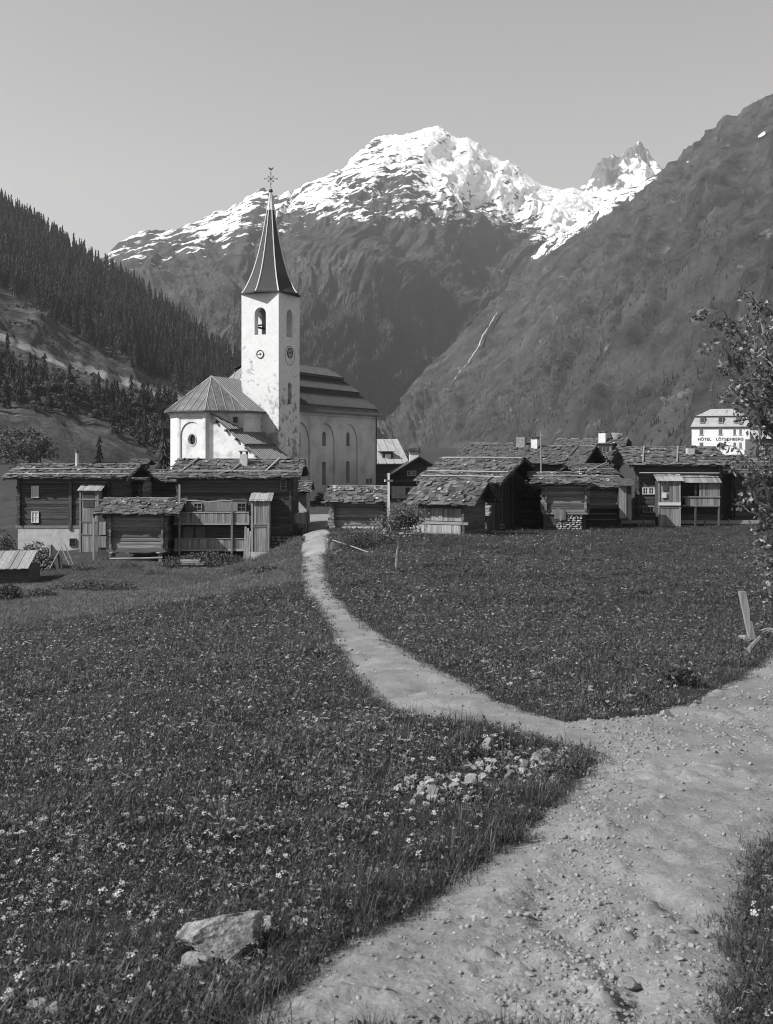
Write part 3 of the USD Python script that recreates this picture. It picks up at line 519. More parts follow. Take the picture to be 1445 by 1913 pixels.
# larger trees down in the meadow behind the roofs
for (px, py, d, h, lab) in ((30, 872, 210, 10, 'pale bushy tree behind the left end of the big log house roof'), (75, 868, 230, 8, 'rounded tree behind the big log house roof, beside the taller pale one'), (305, 860, 230, 11, 'dark conifer just left of the choir wall'),
                            (185, 862, 260, 9, 'narrow conifer rising above the chimney pipe roof'), (762, 862, 200, 6, 'rounded dark tree behind the chimney right of the church')):
    b = at(px, py, d); b[2] = H(b[0], b[1]) - .2
    con = 'conifer' in lab; t = Thing('conifer' if con else 'leafy_tree', lab, 'conifer' if con else 'tree', b)
    t.part('trunk', trunk(h, .22) if con else tube([[0, 0, -.4], [.1, 0, h * .4], [0, .1, h * .8]], [.2, .15, .05], 6), 'bark')
    t.part('crown', conifer(h, int(px), tiers=9, r0=.2, bare=.05) if con else leafcloud(1500, .3, crown_shape(h * .42, h * .85, h * .2, 12, int(px)), int(px)), 'conifer' if con else 'shrub_leaf', kind='stuff')
# far woods on the two mountains
def wood_mid(px, py, Q, g):
    top = np.interp(px, [200, 400, 560, 700, 800, 900, 1000, 1060], [560, 560, 540, 500, 480, 450, 455, 480])
    nz = meshkit.fbm(Q / 260, 5, 3); dens = soft(nz, .36, .58) * soft(py - top, -10, 90)
    return (px > 180) & (px < 1070) & (g.random(len(px)) < dens)
def wood_right(px, py, Q, g):
    nz = meshkit.fbm(Q / 190, 6, 17); dens = .06 + soft(nz, .42, .64) * soft(py, 300, 560) * .8
    return (px > 700) & (px < 1700) & (g.random(len(px)) < dens)
fm = pick('snow_mountain', 190000, wood_mid, 31); fr = pick('right_mountainside', 130000, wood_right, 32)
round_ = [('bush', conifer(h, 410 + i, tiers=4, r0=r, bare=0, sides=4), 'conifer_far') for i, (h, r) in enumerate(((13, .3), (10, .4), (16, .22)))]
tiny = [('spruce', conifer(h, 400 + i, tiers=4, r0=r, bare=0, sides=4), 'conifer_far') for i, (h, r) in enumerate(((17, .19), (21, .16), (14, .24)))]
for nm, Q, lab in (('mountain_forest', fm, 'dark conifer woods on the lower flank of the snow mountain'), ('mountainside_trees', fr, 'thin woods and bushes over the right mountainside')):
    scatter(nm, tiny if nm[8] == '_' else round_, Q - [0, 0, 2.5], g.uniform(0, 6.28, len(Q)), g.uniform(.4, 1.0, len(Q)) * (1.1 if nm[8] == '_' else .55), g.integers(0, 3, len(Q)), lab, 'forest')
print('woods', len(first), len(rest), len(fm), len(fr), len(LL))
# ------------------------------------------------------------------ church. Local axes: x = to the right across the axis, y = along the nave, origin at the tower's near corner
N0 = at(521, 948, 124.0); CYAW = math.radians(-24.2)
CH = Thing('church', 'white village church with slender pointed tower and polygonal choir', 'church', N0, CYAW)
ZR = lambda y, d: EYE - (y - HZ) * d / FOC - N0[2]        # local height of a row at a distance
S = 4.9; TOP = ZR(547, 125); GB = -2.5
# tower: hollow at the bells, openings on all four sides
tw = box(-S, 0, 0, S, GB, TOP)
bz0, bz1 = ZR(625, 125), ZR(574, 125)
cuts = [box(-S + .8, -.8, .8, S - .8, bz0 - .1, TOP - .4)]
cuts += [prism(arch_poly(-S/2 - .72, -S/2 + .78, bz0, bz1), 1, -1, S + 1), prism(arch_poly(S/2 - .65, S/2 + .75, bz0 - .15, bz1 - .1), 0, -S - 1, 1)]
def xpix(px, plane, val):
    """Local coordinate along the face seen at a column: plane 'y' = front face at y=val, 'x' = side face at x=val."""
    c, s = math.cos(CYAW), math.sin(CYAW); k = (px - CXP) / FOC
    if plane == 'y': ox, oy, ex, ey = N0[0] - s * val, N0[1] + c * val, c, s
    else: ox, oy, ex, ey = N0[0] + c * val, N0[1] + s * val, -s, c
    return (k * oy - ox) / (ex - k * ey)
def slot(face, c, w, z0, z1, deep, round_top=True):
    p = arch_poly(c - w/2, c + w/2, z0, z1) if round_top else [(c - w/2, z0), (c + w/2, z0), (c + w/2, z1), (c - w/2, z1)]
    return prism(p, 1, -1, deep) if face == 'y' else prism(p, 0, -deep, 1)
u1 = xpix(541.5, 'x', 0); x2 = xpix(485, 'y', 0)
cuts += [slot('x', u1, .85, ZR(755, 126), ZR(714, 126), .45), slot('y', x2, .35, ZR(786, 124), ZR(769, 124), .4, False), slot('x', xpix(540, 'x', 0), .28, ZR(833, 126), ZR(818, 126), .35, False)]
tp = CH.part('tower', carve(tw, cuts), 'tower_wall' if 'tower_wall' in M else 'tower_plaster')
CH.part('window', box(-.62, -.5, u1 - .4, u1 + .4, ZR(755, 126) + .02, ZR(716, 126)), 'glass_dark', tp)
# bells on a timber frame
br = []
cx, cy = -S/2, S/2
for dx in (-1.3, 1.3): br += [beam((cx + dx, .85, bz0 + 1.05), (cx + dx, S - .85, bz0 + 1.05), .16, .2)]
br += [beam((-S + .85, cy + k, bz0 + 1.25), (-.85, cy + k, bz0 + 1.25), .14, .16) for k in (-1.1, 1.1)]
CH.part('bell_frame', join(br), 'dark_log_x', tp)
bell = trimesh.creation.revolve([(0, 1.0), (.12, 1.0), (.26, .9), (.32, .55), (.42, .2), (.55, .02), (.5, 0), (0, .1)], sections=20)
for bx, by, sc in ((.55, -.2, 1.15), (-.75, .5, .9)): CH.part('bell', move((bell.vertices, bell.faces), (cx + bx, cy + by, bz0 + .2), 0, sc), 'bronze', tp, smooth=40)
# clock faces
def ring(r0, r1, n=32, t=.05):
    a = np.linspace(0, 2 * np.pi, n, endpoint=False); c = np.stack([np.cos(a), np.sin(a)], 1)
    V = np.vstack([np.column_stack([c * r0, np.zeros(n)]), np.column_stack([c * r1, np.zeros(n)]), np.column_stack([c * r0, np.full(n, t)]), np.column_stack([c * r1, np.full(n, t)])]); F = []
    for i in range(n):
        j = (i + 1) % n; F += [[2*n+i, 3*n+i, 3*n+j], [2*n+i, 3*n+j, 2*n+j], [n+i, n+j, 3*n+j], [n+i, 3*n+j, 3*n+i], [i, 2*n+i, 2*n+j], [i, 2*n+j, j]]
    return V, np.array(F)
def disc(r, n=32, t=.04): a = np.linspace(0, 2 * np.pi, n, endpoint=False); return prism(np.stack([r * np.cos(a), r * np.sin(a)], 1), 2, 0, t)
def onface(m, face, c, z, off):
    v = np.asarray(m[0]); return ((np.column_stack([c + v[:, 0], -off - v[:, 2], z + v[:, 1]]) if face == 'y' else np.column_stack([off + v[:, 2], c + v[:, 0], z + v[:, 1]])), m[1])
def hand(ang, l, w): c, s = math.cos(ang), math.sin(ang); return hexa([(-s*w - c*.1, c*w - s*.1, 0), (s*w - c*.1, -c*w - s*.1, 0), (c*l + s*w*.4, s*l - c*w*.4, 0), (c*l - s*w*.4, s*l + c*w*.4, 0)], [(-s*w - c*.1, c*w - s*.1, .02), (s*w - c*.1, -c*w - s*.1, .02), (c*l + s*w*.4, s*l - c*w*.4, .02), (c*l - s*w*.4, s*l + c*w*.4, .02)])
for face, col, row, d, r, dm, rg in (('y', 486.5, 660, 124, .43, 'dial', .05), ('x', 541.5, 659, 126, .55, 'dial_dim', .06)):
    c = xpix(col, face, 0); z = ZR(row, d)
    dp = CH.part('clock_face', onface(disc(r), face, c, z, .004), dm, tp)
    CH.part('clock_rim', onface(ring(r - .02, r + rg, t=.09), face, c, z, .004), 'dark_paint', tp)
    ticks = [move(box(r * .8, r * .93, -.014, .014, 0, .012), (0, 0, .045), k * np.pi / 6) for k in range(12)]
    CH.part('clock_numerals', onface(join(ticks), face, c, z, .004), 'dark_paint', tp, kind='stuff')
    for a_, l_, w_ in ((math.pi * 1.0, r * .8, .05), (math.pi * .25, r * .5, .06)): CH.part('clock_hand', onface(hand(a_, l_, w_), face, c, z, .065 + (l_ < .35 * r + .1) * .025 + (w_ > .055) * .022), 'dark_paint', tp)
c = xpix(541.5, 'x', 0); CH.part('painted_ring', onface(ring(1.07, 1.13, 48, t=.012), 'x', c, ZR(664, 126), .003), 'dark_paint', tp)
# spire: flared octagon, its corners over the corners and the middles of the tower faces
prof = np.array([(0, 3.48), (.35, 3.2), (1.1, 2.78), (2.1, 2.32), (3.2, 1.93), (4.6, 1.52), (6.2, 1.14), (8.0, .78), (10.0, .42), (11.9, .1)])
cx, cy = -S/2, S/2; ang = np.arange(8) * np.pi / 4
zs = np.linspace(0, 11.9, 30); rs = PchipInterpolator(prof[:, 0], prof[:, 1])(zs)
V = np.vstack([np.column_stack([cx + r * np.cos(ang), cy + r * np.sin(ang), np.full(8, TOP + .02 + z)]) for z, r in zip(zs, rs)])
F = []
for i in range(len(zs) - 1):
    for j in range(8): k = (j + 1) % 8; F += [[i*8+j, i*8+k, i*8+8+k], [i*8+j, i*8+8+k, i*8+8+j]]
sp = CH.part('spire', (np.vstack([V, [[cx, cy, TOP + .02]]]), np.vstack([F, [[len(V), (j + 1) % 8, j] for j in range(8)]])), 'shingle')
CH.part('spire_eave', join([beam((cx + 3.5 * math.cos(a), cy + 3.5 * math.sin(a), TOP + .05), (cx + 3.5 * math.cos(a + np.pi/4), cy + 3.5 * math.sin(a + np.pi/4), TOP + .05), .12, .16) for a in ang]), 'dark_paint', sp)
for a in ang: CH.part('spire_hip', tube(np.column_stack([cx + (rs + .015) * math.cos(a), cy + (rs + .015) * math.sin(a), TOP + .04 + zs]), np.linspace(.085, .05, len(zs)), 5), 'hip_metal', sp)
cap = np.array([(.30, 10.3), (.2, 11.1), (.1, 11.95)]); CH.part('spire_cap', tube([(cx, cy, TOP + 9.9), (cx, cy, TOP + 10.6), (cx, cy, TOP + 12.0)], [.48, .34, .1], 8), 'hip_metal', sp)
b_ = trimesh.creation.icosphere(2, .24); zc = TOP + 12.05
CH.part('ball', (b_.vertices + [cx, cy, zc + .1], b_.faces), 'iron', sp, smooth=True)
cr_ = [tube([(cx, cy, zc), (cx, cy, zc + 2.55)], .035, 5)]
dv_, dz_ = np.array([math.cos(.42), math.sin(.42), 0]), np.array([0, 0, 1.]); mid = np.array([cx, cy, zc + 1.5])
for a in range(8):
    k = dv_ * math.cos(a * np.pi/4) + dz_ * math.sin(a * np.pi/4); l = .82 if a % 4 == 0 else (.7 if a % 2 == 0 else .5)
    cr_ += [tube([mid, mid + k * l], .026, 4), tube([mid + k * (l - .16) - np.cross(k, np.cross(dv_, dz_)) * .1, mid + k * l, mid + k * (l - .16) + np.cross(k, np.cross(dv_, dz_)) * .1], .026, 4)]
CH.part('spire_cross', join(cr_), 'iron', sp)
rp = [(-.26, .22), (-.12, .1), (0, 0), (.14, .1), (.3, .28), (.22, .3), (.12, .2), (0, .16), (-.16, .32)]
rv = np.array(rp); ck = trimesh.creation.extrude_polygon(Polygon(rp).buffer(.02), .05, engine='earcut'); v = ck.vertices
CH.part('weathercock', (np.outer(v[:, 0], dv_) + np.outer(v[:, 2] - .025, np.cross(dv_, dz_)) + np.outer(v[:, 1], dz_) + [cx, cy, zc + 2.5], ck.faces), 'iron', sp)

# choir: octagonal end
W = 3.8; BX, BY = -5.3, -6.7; CZ = ZR(772, 121)
k45 = 3.0; plan = [(BX - W, BY), (BX, BY), (BX + k45, BY + k45), (BX + k45, 3.0), (BX - W - k45, 3.0), (BX - W - k45, BY + k45)]
AXX = BX - W / 2
base = prism(plan, 2, GB, CZ)
nich = prism(arch_poly(AXX - 1.42, AXX + 1.42, GB + .3, ZR(787, 119)), 1, BY - 1, BY + .13)
ocz, ocx = ZR(821, 119), AXX
ocu = prism(np.stack([ocx + .48 * np.cos(np.linspace(0, 2*np.pi, 20, endpoint=False)), ocz + .58 * np.sin(np.linspace(0, 2*np.pi, 20, endpoint=False))], 1), 1, BY - 1, BY + .6)
chw = CH.part('choir_wall', carve(base, [nich, ocu]), 'plaster')
CH.part('oculus', prism(np.stack([ocx + .46 * np.cos(np.linspace(0, 2*np.pi, 20, endpoint=False)), ocz + .56 * np.sin(np.linspace(0, 2*np.pi, 20, endpoint=False))], 1), 1, BY + .5, BY + .58), 'glass_dark', chw)
rg = ring(.5, .62, 24, .05); CH.part('oculus_rim', onface((rg[0] * [1, 1.18, 1], rg[1]), 'y', ocx, ocz, -BY - .128), 'trim_stone', chw)
CH.part('oculus_bar', join([box(ocx - .02, ocx + .02, BY + .42, BY + .46, ocz - .55, ocz + .55), box(ocx - .45, ocx + .45, BY + .43, BY + .45, ocz - .02, ocz + .02)]), 'iron', chw)
for xa in (BX - W + .02, BX - .4): CH.part('pilaster', box(xa, xa + .38, BY - .07, BY + .1, GB, CZ - .35), 'plaster', chw)
def scaled(poly, o):
    P = Polygon(poly).buffer(o, join_style=2); return [p for p in P.exterior.coords[:-1]][::-1] if not P.exterior.is_ccw else list(P.exterior.coords[:-1])
CH.part('choir_cornice', prism(scaled(plan, .28), 2, CZ - .02, CZ + .2), 'plaster', chw)
CH.part('choir_frieze', prism(scaled(plan, .1), 2, CZ - .38, CZ - .03), 'plaster', chw)
AP = np.array([AXX, -2.7, ZR(704, 124.7)]); EZ = CZ + .22; ep = np.array(scaled(plan, .62))
ep = ep[np.argsort([((math.atan2(p[1] - 0, p[0] - AXX) + np.pi * .5) % (2*np.pi)) for p in ep])]
RE = np.array([AXX, 7.0, AP[2]])
def roof_face(name, corners, m, gap=.62, parent=None, thick=.08, seams='seam_metal', up=None, lap=()):
    """A sheet-metal roof plane (eave corners first, then ridge corners) with standing seams running up it."""
    Q = np.array(corners, float); n = np.cross(Q[1] - Q[0], Q[-1] - Q[0]); n /= np.linalg.norm(n); n = n if n[2] > 0 else -n
    t = Q[1] - Q[0]; t /= np.linalg.norm(t); w = np.cross(n, t); w = w if w[2] > 0 else -w; o = Q[0]
    P2 = [((q - o) @ t, (q - o) @ w) for q in Q]; pg = Polygon(P2).buffer(0)
    to3 = lambda a, b, h=0: o + a * t + b * w + h * n
    b2 = list(pg.exterior.coords[:-1]); tri = trimesh.creation.extrude_polygon(pg, thick, engine='earcut'); v = tri.vertices
    m3 = (o + v[:, :1] * t + v[:, 1:2] * w + v[:, 2:] * n, tri.faces)
    if trimesh.Trimesh(*m3, process=False).volume < 0: m3 = (m3[0], m3[1][:, ::-1])
    pth = CH.part(name, m3, m, parent)
    x0, y0, x1, y1 = pg.bounds; k = x0 + gap * .5; sm = []
    while k < x1:
        g_ = pg.intersection(shapely.LineString([(k, y0 - 1), (k, y1 + 1)]))
        if g_.length > .4:
            (a, b), (c, d) = list(g_.coords)[0], list(g_.coords)[-1]; sm.append(beam(to3(a, b, thick + .03), to3(c, d, thick + .03), .05, .07))
        k += gap
    if sm:
        nm = 'seam' if parent is None else 'seam'
        for s_ in sm: CH.part(nm, s_, seams, pth if parent is None else parent)
    return pth
nE = len(ep)
for i in range(nE):
    a, b = ep[i], ep[(i + 1) % nE]; mid_ = (a + b) / 2
    if a[1] > 2 and b[1] > 2: continue
    A3, B3 = np.array([*a, EZ]), np.array([*b, EZ])
    if abs(a[0] - b[0]) < .3 and abs(mid_[0] - AXX) > 2.5:      # long sides run to the ridge
        f, k = (A3, B3) if a[1] < b[1] else (B3, A3); k = k.copy(); k[1] = 3.6
        roof_face('choir_roof', [f, k, [AXX, 3.6, AP[2]], AP], 'roof_metal', .55)
    else: roof_face('choir_roof', [A3, B3, AP], 'roof_metal', .95)
for i in range(nE):
    a, b = ep[i], ep[(i + 1) % nE]
    if a[1] > 2 and b[1] > 2: continue
    CH.part('gutter', tube([[*a, EZ - .04], [*b, EZ - .04]], .09, 6), 'dark_paint')
    if min(a[1], b[1]) < 2 and a[1] < 2.5: CH.part('roof_hip', tube([[*a, EZ + .1], AP + [0, 0, .1]], .07, 5), 'seam_metal')
# nave
NX = -1.2; NL0, NL1 = 3.0, 28.9; NW = 2 * (NX - AXX); NZ = ZR(770, 132.5); RZ = ZR(684, 145)
wp_ = [(NX - NW, NL0), (NX, NL0), (NX, NL1), (NX - NW, NL1)]
cuts = []; wins = []
for uc in (7.1, 13.75, 20.5):
    cuts += [prism(arch_poly(uc - 2.55, uc + 2.55, GB, ZR(790.5, 137), 20), 0, NX - .16, NX + 1)]
    a = (ZR(833, 137), ZR(806, 137)); b = (ZR(906, 137), ZR(863, 137))
    cuts += [prism(arch_poly(uc - .48, uc + .48, *a), 0, NX - .75, NX + 1), box(NX - .75, NX + 1, uc - .5, uc + .5, *b)]; wins += [(uc, .46, *a), (uc, .48, *b)]
um = xpix(690, 'x', NX); cuts += [box(NX - .5, NX + 1, um - .9, um + .9, ZR(906, 145), ZR(896, 145))]
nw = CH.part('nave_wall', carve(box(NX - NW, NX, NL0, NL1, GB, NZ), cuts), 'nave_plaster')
for uc, hw, z0, z1 in wins:
    wpth = CH.part('nave_window', box(NX - .62, NX - .56, uc - hw, uc + hw, z0 + .01, z1 - .01), 'glass_dark', None)
    CH.part('window_bars', join([box(NX - .55, NX - .52, uc - .02, uc + .02, z0 + .02, z1 - .05)] + [box(NX - .55, NX - .53, uc - hw, uc + hw, z - .015, z + .015) for z in np.arange(z0 + .4, z1 - .3, .45)]), 'iron', wpth)
CH.part('nave_window', box(NX - .4, NX - .36, um - .88, um + .88, ZR(905.5, 145), ZR(896.5, 145)), 'glass_dark'); CH.part('window_post', box(NX - .35, NX + .03, um - .1, um + .1, ZR(906, 145), ZR(896, 145)), 'nave_plaster')
CH.part('nave_cornice', box(NX - .03, NX + .22, NL0, NL1 + .2, NZ - .3, NZ), 'nave_plaster')
CH.part('downpipe', tube([[NX + .16, NL1 - .25, GB], [NX + .16, NL1 - .25, NZ]], .07, 6), 'dark_paint')
CH.part('choir_gable', prism([(AXX - 3.6, CZ - 1), (-S + .1, CZ - 1), (-S + .1, AP[2] - .2), (AXX, AP[2] + .1)], 1, 3.05, 3.5), 'plaster')
OV = .85; HI = 4.0; y0, y1 = NL0 - .5, NL1 + .6; half = NX + OV - AXX; pit = (RZ - NZ) / half
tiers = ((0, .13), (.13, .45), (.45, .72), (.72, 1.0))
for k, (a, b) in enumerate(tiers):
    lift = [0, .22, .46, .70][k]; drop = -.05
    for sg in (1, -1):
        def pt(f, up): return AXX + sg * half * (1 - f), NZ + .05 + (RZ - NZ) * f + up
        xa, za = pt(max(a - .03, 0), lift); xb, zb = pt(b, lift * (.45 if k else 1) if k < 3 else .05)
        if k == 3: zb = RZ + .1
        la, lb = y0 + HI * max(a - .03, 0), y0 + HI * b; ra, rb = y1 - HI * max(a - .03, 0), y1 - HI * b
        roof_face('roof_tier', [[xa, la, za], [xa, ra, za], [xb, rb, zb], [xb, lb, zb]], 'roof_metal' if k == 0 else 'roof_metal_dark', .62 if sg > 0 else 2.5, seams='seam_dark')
        if k and sg > 0: CH.part('tier_edge', box(xa - .1, xa + .03, la, ra, za - .24, za - .02), 'dark_log_y')
for ya, yr_ in ((y0, y0 + HI), (y1, y1 - HI)): roof_face('hip_end', [[AXX - half, ya, NZ + .05], [AXX + half, ya, NZ + .05], [AXX, yr_, RZ + .1]], 'roof_metal', .9)
CH.part('ridge', beam((AXX, y0 + HI, RZ + .18), (AXX, y1 - HI, RZ + .18), .25, .12), 'seam_metal')
CH.part('nave_soffit', box(AXX - half, AXX + half, y0, y1, NZ - .0, NZ + .045), 'board_y')
# sacristy with its stepped lean-to roof
SY, SX0, SX1 = -6.2, -4.65, 1.15; zl = lambda x: ZR(782, 120) + .1 - .74 * (x - SX0)
CH.part('sacristy_wall', prism([(SX0, GB), (SX1, GB), (SX1, zl(SX1)), (SX0, zl(SX0))], 1, SY, -.02), 'plaster')
for k in range(3):
    xa, xb = [(-4.9, -2.35), (-2.55, -.35), (-.55, 1.75)][k]; up = [.42, .26, .10][k]; dn = [-.05, -.05, -.02][k]
    roof_face('lean_to_roof', [[xb, SY - .45, zl(xb) + up], [xb, -.03, zl(xb) + up], [xa, -.03, zl(xa) + up + dn - .1], [xa, SY - .45, zl(xa) + up + dn - .1]], 'roof_metal', .5)
    CH.part('tier_edge', box(xb - .08, xb - .01, SY - .44, -.04, zl(xb) + up - .2, zl(xb) + up - .01), 'dark_log_y')
for x in (-4.2, -2.9, -1.6, -.3, .9): CH.part('purlin_end', box(x - .1, x + .1, SY - .42, SY - .003, zl(x) - .24, zl(x) + .02), 'dark_log_y')
CH.part('vent', box(-3.05, -2.6, -4.72, -4.5, ZR(789, 120), ZR(778, 120)), 'dark_paint')
# ------------------------------------------------------------------ timber houses and barns
OCT = np.array([(-.5, -.32), (-.3, -.5), (.3, -.5), (.5, -.32), (.5, .32), (.3, .5), (-.3, .5), (-.5, .32)])
def log_x(x0, x1, y, z, th, hh, g): o = OCT * [th * g.uniform(.85, 1.1), hh * g.uniform(.96, 1.03)]; return prism(o + [y + g.normal(0, .012), z], 0, x0, x1)
def log_y(y0, y1, x, z, th, hh, g): o = OCT * [th * g.uniform(.85, 1.1), hh * g.uniform(.96, 1.03)]; return prism(o + [x + g.normal(0, .012), z], 1, y0, y1)
def slab(c, t, w, n, sx, sy, sz):
    c = np.asarray(c); k = [(-1, -1), (1, -1), (1, 1), (-1, 1)]
    return np.array([c + a * t * sx / 2 + b * w * sy / 2 for a, b in k] + [c + a * t * sx / 2 * .94 + b * w * sy / 2 * .94 + n * sz for a, b in k]), _bf
class House:
    def __init__(s, k, name, label, cat, group=None, seed=1):
        s.h = HOME[k]; s.g = np.random.default_rng(seed); s.T = Thing(name, label, cat, s.h['P'], s.h['yaw'], group); s.part = s.T.part
        for a in ('w', 'dp', 'ze', 'zr', 'x0', 'x1', 'oh', 'd'): setattr(s, a, s.h[a])
        s.pitch = (s.zr - s.ze) / (s.dp / 2 + s.oh); s.wt = s.ze + s.pitch * s.oh - .1    # wall top under the roof
    def col(s, px, y=0.0):
        c, n = math.cos(s.h['yaw']), math.sin(s.h['yaw']); P = s.h['P']; k = (px - CXP) / FOC; ox, oy = P[0] - n * y, P[1] + c * y
        return (k * oy - ox) / (c - k * n)
    def row(s, py, x=0.0, y=0.0):
        c, n = math.cos(s.h['yaw']), math.sin(s.h['yaw']); P = s.h['P']; return EYE - (py - HZ) * (P[1] + n * x + c * y) / FOC - P[2]
    def roof(s, each=False, rows=None, poles=True, mat_='slate', stones=6, sag=.06, size=(.55, .6), cap=300, battens=(.1, .55), ridge_pole=True):
        g, e = s.g, s.oh; half = s.dp / 2 + e; L = s.x1 - s.x0; run = math.hypot(half, s.zr - s.ze)
        for sg in (1, -1):
            y0, y1 = (-e, s.dp / 2) if sg > 0 else (s.dp + e, s.dp / 2)
            V = hexa([(s.x0, y0, s.ze - .09), (s.x1, y0, s.ze - .09), (s.x1, y1, s.zr - .09), (s.x0, y1, s.zr - .09)], [(s.x0, y0, s.ze), (s.x1, y0, s.ze), (s.x1, y1, s.zr), (s.x0, y1, s.zr)])
            if sg < 0: V = (V[0], V[1][:, ::-1])
            dk = s.part('roof', V, 'dark_log_x') if sg > 0 else s.part('roof', V, 'dark_log_x')
            w = np.array([0, (y1 - y0) / run, (s.zr - s.ze) / run]); n = np.array([0, -w[2], w[1]]) * (1 if sg > 0 else -1); n = n if n[2] > 0 else -n; t = np.array([1., 0, 0])
            nr = rows or max(4, int(run / (size[1] * .62))); st = run / nr; out = []
            for i in range(nr):
                x = s.x0 - .05 + g.uniform(-.28, .12)
                while x < s.x1 + .02:
                    b = size[0] * g.uniform(.6, 1.45); b = min(b, s.x1 + .1 - x) if s.x1 + .1 - x > .15 else .2
                    f = (i + .5) * st + g.normal(0, .06); c = np.array([x + b / 2, y0, s.ze]) + w * f + n * (.012 + .06 * g.random() ** 1.5 + .02 * (i % 2)); tl = g.normal(0, .11); rt = g.normal(0, .16)
                    ww = w * math.cos(.07) - n * math.sin(.07 + tl * .4); tt = t * math.cos(rt) + w * math.sin(rt); tt2 = tt * math.cos(tl) + n * math.sin(tl)
                    out.append(slab(c + n * .02, tt2, ww, n, b * g.uniform(.92, 1.05), st * g.uniform(1.25, 1.6), g.uniform(.02, .055))); x += b * .97
            if sg > 0 and each and len(out) <= cap:
                for m in out: s.part('slab', m, mat_, dk)
            else: s.part('slab_cover', join(out), mat_ if sg > 0 and each else 'slate_far', dk, kind='stuff')
            if sg > 0:
                for _ in range(stones):
                    f = g.uniform(.1, .98) * run; c = np.array([g.uniform(s.x0 + .3, s.x1 - .3), y0, s.ze]) + w * f + n * .14; v, ff = rock(g.uniform(.1, .2), int(g.integers(1e6)), 1, .4, .5); s.part('roof_stone', (v + c, ff), 'pale_stone', dk)
                if poles:
                    for f in battens:
                        f = f * run; a, b = sorted(g.uniform(0, 1, 2)); xa, xb = s.x0 + .1, s.x1 - .1
                        p = np.array([xa, y0, s.ze]) + w * f + n * .16; q = np.array([xb, y0, s.ze]) + w * (f + g.normal(0, .05)) + n * .16; s.part('roof_pole', tube([p, (p + q) / 2 + n * .02, q], .045, 6), 'batten_x', dk)
        if ridge_pole: s.part('ridge_board', beam((s.x0, s.dp/2, s.zr + .1), (s.x1, s.dp/2, s.zr + .1), .22, .06), 'board_x')
        for x in (s.x0 + .02, s.x1 - .1): # verge boards
            s.part('verge_board', join([hexa([(x, -e, s.ze - .26), (x + .07, -e, s.ze - .26), (x + .07, s.dp/2, s.zr - .26), (x, s.dp/2, s.zr - .26)], [(x, -e, s.ze - .093), (x + .07, -e, s.ze - .093), (x + .07, s.dp/2, s.zr - .093), (x, s.dp/2, s.zr - .093)])]), 'dark_log_y')
        for y, z in ((-.0, s.wt - .1), (s.dp, s.wt - .1), (s.dp/2, s.zr - .32)): s.part('purlin', box(s.x0 + .12, s.x1 - .12, y - .1, y + .1, z - .12, z + .1), 'dark_log_x')
    def logs(s, z0, z1=None, m='log', hh=.27, x0=0, x1=None, ext=.22, gable=True, sides='fr', th=.17, gaps=()):
        x1 = s.w if x1 is None else x1; z1 = s.wt if z1 is None else z1; g = s.g; n = max(1, round((z1 - z0) / hh)); hh = (z1 - z0) / n
        s.part('log_core', box(x0 + .1, x1 - .1, .1, s.dp - .1, z0, z1), 'dark_log_x')
        for i in range(n):
            z = z0 + (i + .5) * hh; e = ext * g.uniform(.6, 1.2)
            s.part('log', log_x(x0 - e, x1 + e, .08, z, th, hh, g), m + '_x')
            if 'r' in sides and i < n - 1: s.part('log', log_y(-ext * g.uniform(.6, 1.2), s.dp + .15, x1 - .08, z + hh / 2, th, hh, g), m + '_y')
            if 'l' in sides and i < n - 1: s.part('log', log_y(-ext * g.uniform(.6, 1.2), s.dp + .15, x0 + .08, z + hh / 2, th, hh, g), m + '_y')
            elif 'r' in sides and i < n - 1: s.part('log', log_y(-ext * g.uniform(.6, 1.2), .35, x0 + .08, z + hh / 2, th, hh, g), m + '_y')
        if gable:
            for x in (x1 - .16, x0 + .02): s.part('gable', prism([(.05, z1), (s.dp - .05, z1), (s.dp/2, s.zr - .2)], 0, x, x + .14), m + '_y')
    def boards(s, x0, x1, z0, z1, y, m='board', bw=.2, axis='x', ragged=.0, d=.035, name='board'):
        g = s.g; x = x0
        while x < x1 - .03:
            b = min(bw * g.uniform(.75, 1.25), x1 - x); dz0, dz1 = g.uniform(0, ragged + .01), g.uniform(0, ragged + .01); o = g.uniform(0, .018)
            s.part(name, box(x + .006, x + b - .006, y - d - o, y - o, z0 - dz0, z1 + dz1) if axis == 'x' else box(y + o, y + d + o, x + .006, x + b - .006, z0 - dz0, z1 + dz1), m + '_z'); x += b
    def window(s, xc, w, z0, z1, y=0.0, fm='window_paint', pane='glass_dark', nx=2, nz=2, sill=True):
        f = .07; b = [box(xc - w/2 - f, xc - w/2, y - .1, y + .02, z0 - f, z1 + f), box(xc + w/2, xc + w/2 + f, y - .1, y + .02, z0 - f, z1 + f), box(xc - w/2, xc + w/2, y - .1, y + .02, z1, z1 + f), box(xc - w/2, xc + w/2, y - .1, y + .02, z0 - f, z0)]
        for i in range(1, nx): x = xc - w/2 + w * i / nx; b.append(box(x - .02, x + .02, y - .08, y - .045, z0, z1))
        for i in range(1, nz): z = z0 + (z1 - z0) * i / nz; b.append(box(xc - w/2, xc + w/2, y - .078, y - .047, z - .018, z + .018))
        p = s.part('window', join(b), fm); s.part('pane', box(xc - w/2, xc + w/2, y - .04, y + .01, z0, z1), pane, p)
